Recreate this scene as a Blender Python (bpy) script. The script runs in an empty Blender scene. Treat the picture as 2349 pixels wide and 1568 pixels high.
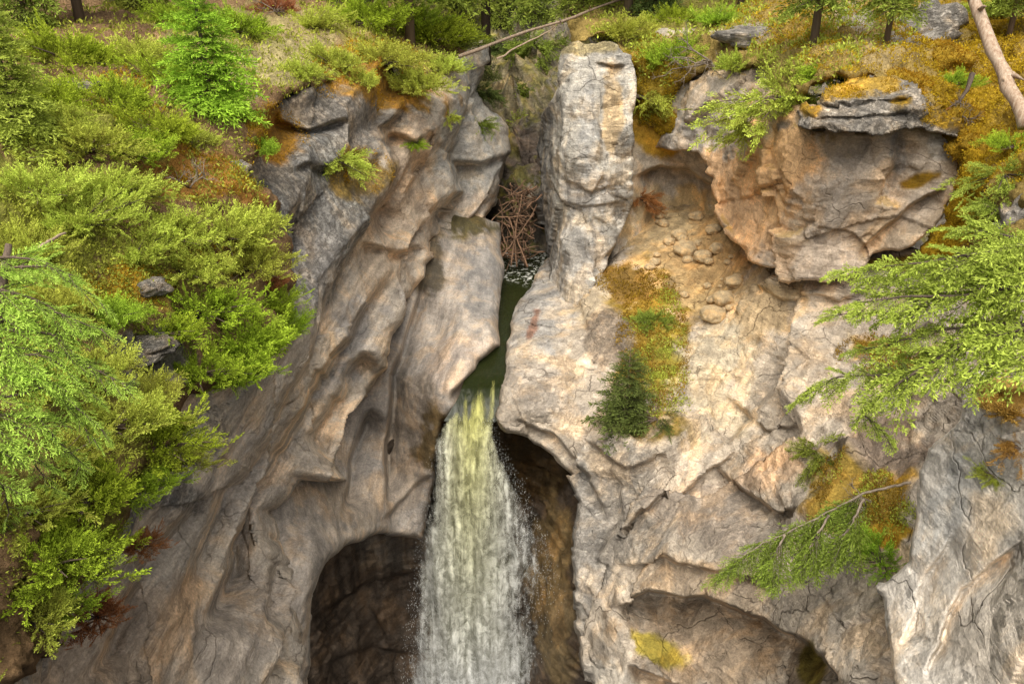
import bpy, math, random, bmesh
import numpy as np
from mathutils import Vector, Matrix
W,H,F=2348.,1568.,1826.
PT=math.radians(25); cP,sP=math.cos(PT),math.sin(PT)
S=bpy.context.scene; COL=S.collection
def ray(px,py):
    px=np.asarray(px,float); py=np.asarray(py,float)
    a=(px-W/2)/F; b=-(py-H/2)/F
    return np.stack([a,cP+b*sP,-sP+b*cP],-1)
def pt(px,py,Y):
    r=ray(px,py); return r*(np.asarray(Y,float)/r[...,1])[...,None]
def ptz(px,py,z):
    r=ray(px,py); return r*(np.asarray(z,float)/r[...,2])[...,None]
# ---------------- noise
def h3(x,y,z,s):
    n=(x*374761393+y*668265263+z*1440662683+s*974634777)&0xffffffff
    n=((n^(n>>13))*1274126177)&0xffffffff
    n=n^(n>>16)
    n=((n^(n>>11))*668265263)&0xffffffff
    return ((n^(n>>15))&0xffffffff)/4294967296.0
def gn(p,s=0):
    i=np.floor(p).astype(np.int64); f=p-i; u=f*f*f*(f*(f*6-15)+10); r=0
    for a in (0,1):
        for b in (0,1):
            for c in (0,1):
                x,y,z=i[...,0]+a,i[...,1]+b,i[...,2]+c
                g=(h3(x,y,z,s)*2-1)*(f[...,0]-a)+(h3(x,y,z,s+17)*2-1)*(f[...,1]-b)+(h3(x,y,z,s+31)*2-1)*(f[...,2]-c)
                w=(u[...,0] if a else 1-u[...,0])*(u[...,1] if b else 1-u[...,1])*(u[...,2] if c else 1-u[...,2])
                r=r+g*w
    return r*1.5
def fbm(p,o=4,s=0,g=.5):
    a=1;r=0
    for k in range(o): r=r+a*gn(p*(2.03**k)+k*7.3,s+k*5); a*=g
    return r
def ridge(p,o=3,s=0):
    a=1;r=0
    for k in range(o): r=r+a*(.6-2.2*np.abs(gn(p*(2.1**k)+k*3.1,s+k*5))); a*=.36
    return r
def facet(p,s=0):
    i=np.floor(p).astype(np.int64); best=np.full(p.shape[:-1],1e9); val=np.zeros(p.shape[:-1])
    for a in (-1,0,1):
        for b in (-1,0,1):
            for c in (-1,0,1):
                x,y,z=i[...,0]+a,i[...,1]+b,i[...,2]+c
                dx=p[...,0]-x-h3(x,y,z,s);dy=p[...,1]-y-h3(x,y,z,s+1);dz=p[...,2]-z-h3(x,y,z,s+2)
                d=dx*dx+dy*dy+dz*dz
                v=dx*(h3(x,y,z,s+3)*2-1)+dy*(h3(x,y,z,s+4)*2-1)+dz*(h3(x,y,z,s+5)*2-1)+.35*(h3(x,y,z,s+6)-.5)
                m=d<best; best=np.where(m,d,best); val=np.where(m,v,val)
    return val
# ---------------- mesh helpers
def mk(name,V,Fc,mat,parent=None,attrs=None,cols=None,smooth=False):
    me=bpy.data.meshes.new(name); V=np.asarray(V,np.float32)
    if isinstance(Fc,np.ndarray):
        n,k=Fc.shape
        me.vertices.add(len(V)); me.vertices.foreach_set('co',V.ravel())
        me.loops.add(n*k); me.loops.foreach_set('vertex_index',Fc.astype(np.int32).ravel())
        me.polygons.add(n); me.polygons.foreach_set('loop_start',np.arange(0,n*k,k,dtype=np.int32))
        try: me.polygons.foreach_set('loop_total',np.full(n,k,np.int32))
        except Exception: pass
    else: me.from_pydata(V.tolist(),[],Fc)
    for nm,a in (attrs or {}).items():
        at=me.attributes.new(nm,'FLOAT','POINT'); at.data.foreach_set('value',np.asarray(a,np.float32))
    for nm,a in (cols or {}).items():
        at=me.attributes.new(nm,'FLOAT_COLOR','POINT')
        a=np.concatenate([a,np.ones((len(a),1))],1); at.data.foreach_set('color',a.astype(np.float32).ravel())
    me.update(calc_edges=True); me.validate()
    if smooth: me.polygons.foreach_set('use_smooth',np.ones(len(me.polygons),bool))
    if mat: me.materials.append(mat)
    o=bpy.data.objects.new(name,me); COL.objects.link(o); o.parent=parent
    return o
def tag(o,label,cat,group=None):
    o['label']=label; o['category']=cat
    if group:o['group']=group
    return o
def struct(o,label=None,cat=None,kind='structure'):
    o['kind']=kind
    if label:o['label']=label
    if cat:o['category']=cat
    return o
def emp(name,loc,rz=0,sc=1,rot=None):
    o=bpy.data.objects.new(name,None); COL.objects.link(o); o.location=loc
    o.rotation_euler=rot or (0,0,rz); o.scale=(sc,sc,sc) if np.isscalar(sc) else sc; o.empty_display_size=.2
    return o
def tube(pts,rad,sides=6):
    pts=np.asarray(pts,float);n=len(pts);V=[];Fs=[]
    rad=np.broadcast_to(rad,(n,))
    for k in range(n):
        t=pts[min(k+1,n-1)]-pts[max(k-1,0)]; t/=np.linalg.norm(t)+1e-9
        a=np.cross(t,[.31,.2,.93]); 
        if np.linalg.norm(a)<.1:a=np.cross(t,[1,0,0])
        a/=np.linalg.norm(a);b=np.cross(t,a)
        for j in range(sides):
            th=2*math.pi*j/sides; V.append(pts[k]+rad[k]*(math.cos(th)*a+math.sin(th)*b))
    for k in range(n-1):
        for j in range(sides):
            j2=(j+1)%sides; Fs.append((k*sides+j,k*sides+j2,(k+1)*sides+j2,(k+1)*sides+j))
    Fs.append(tuple(range(sides-1,-1,-1)));Fs.append(tuple((n-1)*sides+j for j in range(sides)))
    return V,Fs
class TB:
    def __init__(s): s.V=[];s.F=[]
    def add(s,pts,rad,sides=5):
        v,f=tube(pts,rad,sides);o=len(s.V);s.V+=v;s.F+=[tuple(i+o for i in q) for q in f]
    def build(s,name,mat,parent=None): return mk(name,np.array(s.V),s.F,mat,parent,smooth=True)
# ---------------- materials
def newmat(name):
    m=bpy.data.materials.new(name);m.use_nodes=True;nt=m.node_tree
    b=nt.nodes['Principled BSDF']; return m,nt,nt.nodes,nt.links,b
def N(nt,t,**k):
    n=nt.nodes.new(t)
    for a,v in k.items():
        if a in n.inputs.keys(): n.inputs[a].default_value=v
        else: setattr(n,a,v)
    return n
def noise(nt,vec,scale,detail=6,rough=.6,dist=0):
    n=N(nt,'ShaderNodeTexNoise',Scale=scale,Detail=detail,Roughness=rough,Distortion=dist)
    if vec: nt.links.new(vec,n.inputs['Vector'])
    return n.outputs['Fac']
def mr(nt,v,a,b,c,d):
    n=N(nt,'ShaderNodeMapRange');nt.links.new(v,n.inputs[0])
    for i,x in zip((1,2,3,4),(a,b,c,d)): n.inputs[i].default_value=x
    return n.outputs[0]
def mth(nt,op,a,b=None,clamp=False):
    n=N(nt,'ShaderNodeMath',operation=op,use_clamp=clamp)
    for i,x in enumerate((a,b)):
        if x is None: continue
        if isinstance(x,(int,float)): n.inputs[i].default_value=x
        else: nt.links.new(x,n.inputs[i])
    return n.outputs[0]
def mixc(nt,fac,a,b,bt='MIX'):
    n=N(nt,'ShaderNodeMix',data_type='RGBA',blend_type=bt)
    for i,x in ((0,fac),(6,a),(7,b)):
        if isinstance(x,(int,float)): n.inputs[i].default_value=x
        elif isinstance(x,tuple): n.inputs[i].default_value=(*x,1)
        else: nt.links.new(x,n.inputs[i])
    return n.outputs[2]
def vm(nt,op,a,b=None,scale=None):
    n=N(nt,'ShaderNodeVectorMath',operation=op)
    for i,x in enumerate((a,b)):
        if x is None: continue
        if isinstance(x,tuple): n.inputs[i].default_value=x
        else: nt.links.new(x,n.inputs[i])
    if scale is not None: n.inputs['Scale'].default_value=scale
    return n.outputs['Value'] if op=='DOT_PRODUCT' else n.outputs['Vector']
def mapv(nt,sc,rot=(0,0,0)):
    tc=N(nt,'ShaderNodeTexCoord');m=N(nt,'ShaderNodeMapping');m.inputs['Scale'].default_value=sc;m.inputs['Rotation'].default_value=rot
    nt.links.new(tc.outputs['Object'],m.inputs[0]);return m.outputs[0]
def attr(nt,nm,out='Fac'):
    return N(nt,'ShaderNodeAttribute',attribute_name=nm).outputs[out]
def rock_mat(name,rough=.9,stain=1.,crack=1.,bump=.6,flow=None,fsc=(1.6,1.6,.16),beds=1.,cells=1.,wav=.4):
    m,nt,nd,lk,b=newmat(name)
    v=mapv(nt,(1,1,1)); vb=mapv(nt,(.6,.6,4.2),(.12,-.18,0))
    if flow is None: vs=mapv(nt,fsc)
    else:
        fz=Vector(flow).normalized();q=fz.rotation_difference(Vector((0,0,1))).to_euler()
        r=N(nt,'ShaderNodeMapping');r.inputs['Rotation'].default_value=q;lk.new(N(nt,'ShaderNodeTexCoord').outputs['Object'],r.inputs[0])
        s=N(nt,'ShaderNodeMapping');s.inputs['Scale'].default_value=fsc;lk.new(r.outputs[0],s.inputs[0]);vs=s.outputs[0]
    col=attr(nt,'Col','Color'); li=attr(nt,'lich')
    n1=noise(nt,v,1.1,4,.62,.4); n2=noise(nt,vs,1.7,6,.68,.2); n3=noise(nt,v,24,3,.75); n4=noise(nt,vb,1.5,5,.68,.2); n5=noise(nt,v,6,5,.7)
    nz=N(nt,'ShaderNodeTexNoise',Scale=1.4,Detail=3); lk.new(v,nz.inputs['Vector'])
    def warp(sc,rot,k): return vm(nt,'ADD',mapv(nt,sc,rot),vm(nt,'SCALE',nz.outputs['Color'],None,k))
    vo=N(nt,'ShaderNodeTexVoronoi',feature='DISTANCE_TO_EDGE',Scale=1.0);lk.new(warp((.5,.5,.8),(.1,-.15,.3),.45),vo.inputs['Vector'])
    def planes(sc,rot,k,scale):
        w=warp(sc,rot,k);vc=N(nt,'ShaderNodeTexVoronoi',feature='F1',Scale=scale);lk.new(w,vc.inputs['Vector'])
        h=vm(nt,'DOT_PRODUCT',vm(nt,'SUBTRACT',w,vc.outputs['Position']),vm(nt,'SUBTRACT',vc.outputs['Color'],(.5,.5,.5)))
        sep=N(nt,'ShaderNodeSeparateColor');lk.new(vc.outputs['Color'],sep.inputs[0]);return h,sep.outputs[0]
    pl1,cell=planes((1.1,1.1,2.0),(.12,-.18,.2),.2,1.0); pl2,cell2=planes((1.2,1.2,2.4),(.1,-.2,.5),.15,3.6)
    ck=mth(nt,'MULTIPLY',mr(nt,vo.outputs['Distance'],0,.010,1,0),mr(nt,n1,.46,.56,1,0))
    bl=mth(nt,'MULTIPLY',mr(nt,mth(nt,'ABSOLUTE',mth(nt,'SUBTRACT',n4,.5)),0,.012,1,0),mr(nt,n5,.42,.6,0,1))
    fl=mth(nt,'MULTIPLY',mr(nt,mth(nt,'ABSOLUTE',mth(nt,'SUBTRACT',n2,.47)),0,.012,1,0),mr(nt,n1,.4,.6,0,1))
    f=mth(nt,'MULTIPLY',mr(nt,n1,.3,.7,.8,1.44),mr(nt,n2,.32,.68,1-.38*stain,1+.28*stain))
    f=mth(nt,'MULTIPLY',f,mr(nt,n3,.25,.75,.75,1.25)); f=mth(nt,'MULTIPLY',f,mr(nt,n4,.32,.68,1-.2*beds,1+.18*beds))
    f=mth(nt,'MULTIPLY',f,mr(nt,n5,.3,.7,.8,1.2)); f=mth(nt,'MULTIPLY',f,mr(nt,cell,0,1,1-.15*cells,1+.14*cells)); f=mth(nt,'MULTIPLY',f,mr(nt,cell2,0,1,1-.1*cells,1+.1*cells))
    vec=N(nt,'ShaderNodeCombineXYZ')
    for i in range(3): lk.new(f,vec.inputs[i])
    c=mixc(nt,1.,col,vec.outputs[0],'MULTIPLY')
    c=mixc(nt,mr(nt,n1,.48,.62,0,.6),c,mixc(nt,1.,c,(1.14,.94,.7),'MULTIPLY'))
    c=mixc(nt,mr(nt,n2,.54,.46,0,.55*min(1,stain)),c,mixc(nt,1.,c,(.87,.9,.95),'MULTIPLY'))
    dk=mth(nt,'MAXIMUM',mth(nt,'MULTIPLY',ck,.75*crack),mth(nt,'MAXIMUM',mth(nt,'MULTIPLY',bl,.55*beds),mth(nt,'MULTIPLY',fl,.4*stain)))
    c=mixc(nt,dk,c,mixc(nt,1.,c,(.24,.22,.2),'MULTIPLY'))
    sp=mth(nt,'MULTIPLY',mr(nt,noise(nt,v,8,5,.8),.46,.56,0,1),li)
    c=mixc(nt,mth(nt,'MULTIPLY',sp,.72),c,(.07,.062,.055))
    lk.new(c,b.inputs['Base Color']); b.inputs['Roughness'].default_value=rough
    b.inputs['Specular IOR Level'].default_value=.12
    hgt=mth(nt,'ADD',mth(nt,'MULTIPLY',n5,.5),mth(nt,'MULTIPLY',n2,wav)); hgt=mth(nt,'ADD',hgt,mth(nt,'MULTIPLY',n4,.5*beds))
    hgt=mth(nt,'ADD',hgt,mth(nt,'MULTIPLY',pl1,6.*cells)); hgt=mth(nt,'ADD',hgt,mth(nt,'MULTIPLY',pl2,4.*cells))
    hgt=mth(nt,'SUBTRACT',hgt,mth(nt,'MULTIPLY',dk,.5)); hgt=mth(nt,'ADD',hgt,mth(nt,'MULTIPLY',sp,.4))
    bp=N(nt,'ShaderNodeBump',Strength=bump,Distance=.12);lk.new(hgt,bp.inputs['Height']);lk.new(bp.outputs[0],b.inputs['Normal'])
    return m
FL_B=pt(440,1420,7.9)-pt(890,620,16.2); FL_C=pt(880,1150,16.2)-pt(1000,600,22.5); FL_E=pt(1400,1450,12)-pt(1750,760,17.3)
ROCK=rock_mat('limestone',bump=.8); ROCKB=rock_mat('carved_limestone',.9,.9,.6,.65,FL_B,(2.,2.,.08),.6,.45,.9); ROCKE=rock_mat('pale_limestone',.9,.7,1.,.75,FL_E,(1.8,1.8,.22),1.1,1.,.3)
PALE=rock_mat('cream_limestone',.9,.4,.8,.65,None,(1.6,1.6,.16),.8,.9,.15)
SMOOTH=rock_mat('polished_limestone',.7,1.,.4,.4,FL_C,(1.6,1.6,.09),.4,.12,.9); WET=rock_mat('wet_rock',.4,1.,.8,.5)
def ground_mat():
    m,nt,nd,lk,b=newmat('forest_soil'); v=mapv(nt,(1,1,1)); col=attr(nt,'Col','Color')
    f=mth(nt,'MULTIPLY',mr(nt,noise(nt,v,2.2,5,.7),.3,.7,.55,1.4),mr(nt,noise(nt,v,22,4,.75),.3,.7,.5,1.45))
    vec=N(nt,'ShaderNodeCombineXYZ')
    for i in range(3): lk.new(f,vec.inputs[i])
    c=mixc(nt,1.,col,vec.outputs[0],'MULTIPLY')
    lk.new(c,b.inputs['Base Color']);b.inputs['Roughness'].default_value=.95;b.inputs['Specular IOR Level'].default_value=.1
    bp=N(nt,'ShaderNodeBump',Strength=1.,Distance=.1);lk.new(noise(nt,v,14,6,.75),bp.inputs['Height']);lk.new(bp.outputs[0],b.inputs['Normal'])
    return m
GROUND=ground_mat()
def fol_mat(name,dark,light,trans=.3):
    m,nt,nd,lk,b=newmat(name)
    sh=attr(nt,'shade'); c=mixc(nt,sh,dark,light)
    oi=N(nt,'ShaderNodeObjectInfo'); hs=N(nt,'ShaderNodeHueSaturation')
    lk.new(mr(nt,oi.outputs['Random'],0,1,.485,.512),hs.inputs['Hue']); lk.new(mr(nt,oi.outputs['Random'],0,1,.88,1.15),hs.inputs['Value'])
    lk.new(c,hs.inputs['Color'])
    df=N(nt,'ShaderNodeBsdfDiffuse');lk.new(hs.outputs[0],df.inputs[0])
    tr=N(nt,'ShaderNodeBsdfTranslucent');lk.new(hs.outputs[0],tr.inputs[0]);mx=N(nt,'ShaderNodeMixShader');mx.inputs[0].default_value=trans
    nd.remove(b);lk.new(df.outputs[0],mx.inputs[1]);lk.new(tr.outputs[0],mx.inputs[2]);lk.new(mx.outputs[0],nd['Material Output'].inputs[0])
    return m
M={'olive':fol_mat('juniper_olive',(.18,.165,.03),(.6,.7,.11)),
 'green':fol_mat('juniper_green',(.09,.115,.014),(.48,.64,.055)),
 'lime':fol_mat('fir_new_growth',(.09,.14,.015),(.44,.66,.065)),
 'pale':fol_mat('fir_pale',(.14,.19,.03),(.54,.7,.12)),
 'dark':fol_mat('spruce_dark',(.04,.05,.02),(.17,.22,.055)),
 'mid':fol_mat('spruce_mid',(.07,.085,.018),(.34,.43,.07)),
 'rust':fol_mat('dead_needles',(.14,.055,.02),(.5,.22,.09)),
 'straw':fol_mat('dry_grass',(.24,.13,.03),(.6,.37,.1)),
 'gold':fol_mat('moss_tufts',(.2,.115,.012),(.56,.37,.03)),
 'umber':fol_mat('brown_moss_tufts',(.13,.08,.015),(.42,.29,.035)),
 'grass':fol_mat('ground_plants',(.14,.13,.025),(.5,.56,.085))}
def wood_mat(name,c1,c2,sc=(8,8,1.2)):
    m,nt,nd,lk,b=newmat(name); v=mapv(nt,sc); n=noise(nt,v,3,5,.7,.3)
    c=mixc(nt,mr(nt,n,.3,.7,0,1),c1,c2); oi=N(nt,'ShaderNodeObjectInfo');hs=N(nt,'ShaderNodeHueSaturation')
    lk.new(c,hs.inputs['Color']);lk.new(mr(nt,oi.outputs['Random'],0,1,.6,1.3),hs.inputs['Value']);lk.new(hs.outputs[0],b.inputs['Base Color'])
    b.inputs['Roughness'].default_value=.85
    bp=N(nt,'ShaderNodeBump',Strength=.7,Distance=.03);lk.new(n,bp.inputs['Height']);lk.new(bp.outputs[0],b.inputs['Normal'])
    return m
BARK=wood_mat('bark',(.07,.05,.035),(.2,.14,.1)); BLEACH=wood_mat('bleached_wood',(.2,.11,.06),(.5,.4,.3),(6,6,1.)); TWIG=wood_mat('grey_twigs',(.14,.11,.08),(.36,.29,.22))
DRIFT=wood_mat('driftwood',(.07,.035,.02),(.3,.175,.1))
# ---------------- patches
def jag(poly,amp,seed,seg=14):
    out=[];n=len(poly)
    for i in range(n):
        a=np.array(poly[i],float);b=np.array(poly[(i+1)%n],float);k=max(1,int(np.linalg.norm(b-a)/seg))
        for j in range(k): out.append(a+(b-a)*j/k)
    out=np.array(out)
    q=np.concatenate([out/40.,np.full((len(out),1),seed*3.7)],1)
    out[:,0]+=amp*(gn(q,1)+.5*gn(q*2.7,2))*1.3; out[:,1]+=amp*(gn(q,3)+.5*gn(q*2.7,4))*1.3
    return out
def nearpoly(x,y,poly):
    best=np.full(x.shape,1e18);bx=np.zeros(x.shape);by=np.zeros(x.shape);ins=np.zeros(x.shape,bool);n=len(poly)
    for i in range(n):
        ax,ay=poly[i];cx,cy=poly[(i+1)%n];dx,dy=cx-ax,cy-ay;L=dx*dx+dy*dy+1e-9
        t=np.clip(((x-ax)*dx+(y-ay)*dy)/L,0,1);qx=ax+t*dx;qy=ay+t*dy;d=(x-qx)**2+(y-qy)**2
        m=d<best;best=np.where(m,d,best);bx=np.where(m,qx,bx);by=np.where(m,qy,by)
        if ay!=cy: ins^=((ay>y)!=(cy>y))&(x<(cx-ax)*(y-ay)/(cy-ay)+ax)
    return np.sqrt(best),bx,by,ins
def tps(ctrl,lam=2e-4):
    c=np.array(ctrl,float);p=c[:,:2]/1000;v=1/c[:,2];n=len(p)
    def K(a,b):
        r2=((a[:,None]-b[None])**2).sum(-1)+1e-12;return .5*r2*np.log(r2)
    A=np.zeros((n+3,n+3));A[:n,:n]=K(p,p)+lam*np.eye(n);A[:n,n]=1;A[:n,n+1:]=p;A[n,:n]=1;A[n+1:,:n]=p.T
    s=np.linalg.solve(A,np.concatenate([v,[0,0,0]]));lo,hi=v.min()*.93,v.max()*1.07
    def ev(x,y):
        q=np.stack([x.ravel(),y.ravel()],-1)/1000
        return 1/np.clip(K(q,p)@s[:n]+s[n]+q@s[n+1:],lo,hi).reshape(x.shape)
    return ev
def crease(x,y,line,dY,decay,soft=5.):
    best=np.full(x.shape,1e18);sg=np.zeros(x.shape);ss=np.zeros(x.shape)
    ln=np.array(line,float);L=np.linalg.norm(np.diff(ln,axis=0),axis=1);T=L.sum();acc=0
    for i in range(len(ln)-1):
        ax,ay=ln[i];dx,dy=ln[i+1]-ln[i];l2=dx*dx+dy*dy
        t=np.clip(((x-ax)*dx+(y-ay)*dy)/l2,0,1);d=(x-ax-t*dx)**2+(y-ay-t*dy)**2
        m=d<best;best=np.where(m,d,best);sg=np.where(m,dx*(y-ay)-dy*(x-ax),sg);ss=np.where(m,(acc+t*L[i])/T,ss);acc+=L[i]
    d=np.sqrt(best);w=np.clip(np.minimum(ss,1-ss)/.2,0,1);w=w*w*(3-2*w)
    st=np.clip(np.where(sg>0,d,-d)/(2*soft)+.5,0,1);st=st*st*(3-2*st)
    return dY*np.exp(-np.where(sg>0,d,0)/decay)*w*st
def nrm(P):
    n=np.cross(np.gradient(P,axis=0),np.gradient(P,axis=1));return n/(np.linalg.norm(n,axis=-1,keepdims=True)+1e-9)
def ell_w(X,Y_,e,nz):
    a=math.radians(e[4]);ddx=X-e[0];ddy=Y_-e[1]
    r=np.sqrt(((ddx*math.cos(a)+ddy*math.sin(a))/e[2])**2+((-ddx*math.sin(a)+ddy*math.cos(a))/e[3])**2)+.55*nz
    w=np.clip((1.2-r)/.45,0,1);return w*w*(3-2*w)
PA={}
def patch(key,name,poly,ctrl,mat,base,ell=(),step=4,roll=(26,.9),jit=5,cr=(),disp={},skirt=2.,up=None,lich=.0,label=None,cat=None,flow=None,calm=(),soft=4.):
    P_=jag(poly,jit,len(PA)+1) if jit else np.array(poly,float)
    x0,y0=P_.min(0)-step;x1,y1=P_.max(0)+step
    xs=np.arange(x0,x1,step);ys=np.arange(y0,y1,step);X,Y_=np.meshgrid(xs,ys)
    d,bx,by,ins=nearpoly(X,Y_,P_)
    cx=(X[:-1,:-1]+step/2);cy=(Y_[:-1,:-1]+step/2);_,_,_,cin=nearpoly(cx,cy,P_)
    ny,nx=X.shape;idx=np.arange(ny*nx).reshape(ny,nx)
    q=np.stack([idx[:-1,:-1],idx[1:,:-1],idx[1:,1:],idx[:-1,1:]],-1)[cin]
    used,inv=np.unique(q,return_inverse=True);q=inv.reshape(q.shape)
    E=np.concatenate([q[:,[0,1]],q[:,[1,2]],q[:,[2,3]],q[:,[3,0]]]);Es=np.sort(E,1)
    code=Es[:,0]*10**7+Es[:,1];u,fi,ct=np.unique(code,return_index=True,return_counts=True);be=E[fi[ct==1]];bv=np.unique(be)
    xf,yf=X.ravel().copy(),Y_.ravel().copy();g=used[bv];xf[g]=bx.ravel()[g];yf[g]=by.ravel()[g]
    d=np.where(ins,d,0);df=d.ravel();df[g]=0;X=xf.reshape(ny,nx);Y_=yf.reshape(ny,nx);d=df.reshape(ny,nx)
    Yd=tps(ctrl)(X,Y_);n=nrm(pt(X,Y_,Yd))
    if cr:
        q3=np.stack([X/80,Y_/80,np.full_like(X,len(PA)*1.3)],-1);jx=X+8*fbm(q3,3,5,.4);jy=Y_+8*fbm(q3+9,3,8,.4)
        for ln,a,b in cr: Yd=Yd+crease(jx,jy,ln,a,b,soft)
    R,D=roll;k=np.clip(1-d/R,0,1);Yd=Yd+D*(1-np.sqrt(np.clip(1-k*k,0,1)))
    P=pt(X,Y_,Yd)
    g_=dict(flute=.12,facet=.14,fs=.4,fb=.05,bed=.03,fst=(1,1,.7),bs=2.6,fsc=.8,fl=.13,f2=.28,f3=.1,fo=3);g_.update(disp)
    # noise is sampled on the undisturbed wall so the carved steps stay clean
    Pn=pt(X,Y_,tps(ctrl)(X,Y_))
    wv=Pn+.3*np.stack([fbm(Pn*.5,2,60),fbm(Pn*.5,2,70),fbm(Pn*.5,2,80)],-1); wf_=Pn+.05*np.stack([fbm(Pn*.8,2,61),fbm(Pn*.8,2,71),fbm(Pn*.8,2,81)],-1)
    h=np.zeros(X.shape)
    if g_['flute']:
        fz=np.array([0,0,-1.]) if flow is None else np.array(flow,float)/np.linalg.norm(flow)
        along=(wv@fz)[...,None]*fz;h=h+g_['flute']*ridge((wv-along)*g_['fsc']+along*g_['fl'],g_['fo'],3)
    if g_['facet']:
        fm=np.array(g_['fst']);h=h+g_['facet']*facet(wf_*fm*g_['fs'],11)/g_['fs']*.5+g_['f2']*g_['facet']*facet(wf_*fm*g_['fs']*2.7,41)+g_['f3']*g_['facet']*facet(wf_*fm*g_['fs']*7,71)
    if g_['fb']: h=h+g_['fb']*fbm(Pn*1.6,5,90,.52)
    if g_['bed']:
        t=(wv[...,2]+.14*wv[...,0]+.25*gn(Pn*.5,7))*g_['bs'];fr=t-np.floor(t);msk=np.clip(.3+1.8*gn(Pn*.6,19),0,1);h=h+g_['bed']*(fr-.5)*msk*1.6
    nz=fbm(Pn*1.1,5,33,.6)
    for e in calm: h=h*(1-ell_w(X,Y_,e,.3*nz)*(1-e[5]))
    P=P+n*h[...,None]
    n2=nrm(P)
    C=np.zeros(P.shape)+np.array(base);Lc=np.full(X.shape,lich,float)
    for e in ell:
        w=ell_w(X,Y_,e,nz);C=C*(1-w[...,None])+np.array(e[5])*w[...,None]
        if len(e)>6: Lc=Lc*(1-w)+e[6]*w
    if up:
        col,th,am=up;w=np.clip((n2[...,2]+.5*nz-th)/.25,0,1)*am;C=C*(1-w[...,None])+np.array(col)*w[...,None];Lc=Lc*(1-w)
    Pf=P.reshape(-1,3)[used];Cf=C.reshape(-1,3)[used];Lf=Lc.ravel()[used]
    nv=len(Pf);mp=-np.ones(nv,int);mp[bv]=nv+np.arange(len(bv));r=Pf[bv]/np.linalg.norm(Pf[bv],axis=1,keepdims=True)
    Pf=np.concatenate([Pf,Pf[bv]+r*skirt]);Cf=np.concatenate([Cf,Cf[bv]]);Lf=np.concatenate([Lf,Lf[bv]])
    sk=np.stack([be[:,1],be[:,0],mp[be[:,0]],mp[be[:,1]]],1);q=np.concatenate([q,sk])
    o=mk(name,Pf,q,mat,None,{'lich':Lf},{'Col':Cf},smooth=True);struct(o,label,cat)
    PA[key]=(x0,y0,step,P,n,ins)
    return o
def surf(key,px,py):
    x0,y0,s,P,n,_=PA[key];i=int(np.clip(round((py-y0)/s),0,P.shape[0]-1));j=int(np.clip(round((px-x0)/s),0,P.shape[1]-1));return P[i,j].copy(),n[i,j]
MOSS=(.36,.22,.025);SOIL=(.28,.175,.09);GRS=(.3,.3,.06)
patch('A','left_hillside',[(-200,-100),(1110,-60),(1118,120),(1040,150),(960,190),(880,150),(800,170),(690,210),(615,250),(600,330),(570,390),(640,470),(665,560),(670,650),(650,780),(570,880),(430,900),(420,1000),(300,1110),(260,1250),(180,1400),(100,1500),(-200,1680)],
 [(-150,-100,30),(300,-60,27),(700,-60,32),(1100,-60,42),(900,60,27),(900,150,22.6),(760,170,19),(690,200,17),(1080,120,29),(600,150,17.5),(300,150,14.5),(0,150,13),(0,400,9),(300,400,10.5),(560,330,13),(600,560,11.5),(300,650,8.5),(0,700,7),(560,850,9.2),(300,900,7.3),(0,1000,5),(300,1100,6.),(200,1300,5),(0,1300,4.2),(80,1520,4.2),(-100,1600,3.6),(-180,900,4.8)],
 GROUND,SOIL,[(120,620,200,110,0,GRS),(650,130,160,60,-20,(.44,.37,.18)),(450,400,150,60,10,(.42,.21,.05)),(290,650,120,60,0,(.48,.3,.04)),(620,300,60,50,0,(.38,.2,.03)),(760,60,150,40,0,(.4,.32,.15)),(60,500,180,120,0,GRS),(900,150,150,70,20,(.42,.34,.1)),(1050,20,120,80,0,(.16,.15,.05)),(500,640,120,80,0,(.28,.21,.07)),(150,1000,200,200,0,(.24,.2,.05)),(500,80,120,60,0,(.36,.32,.12)),(330,830,90,70,0,(.26,.23,.19)),(250,330,140,60,0,GRS)],
 disp=dict(flute=0,facet=.05,fs=1.,fb=.2,bed=0),jit=9,roll=(30,.5),label='vegetated left canyon rim with bare soil between shrubs',cat='ground')
LB=(.425,.37,.305)
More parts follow.
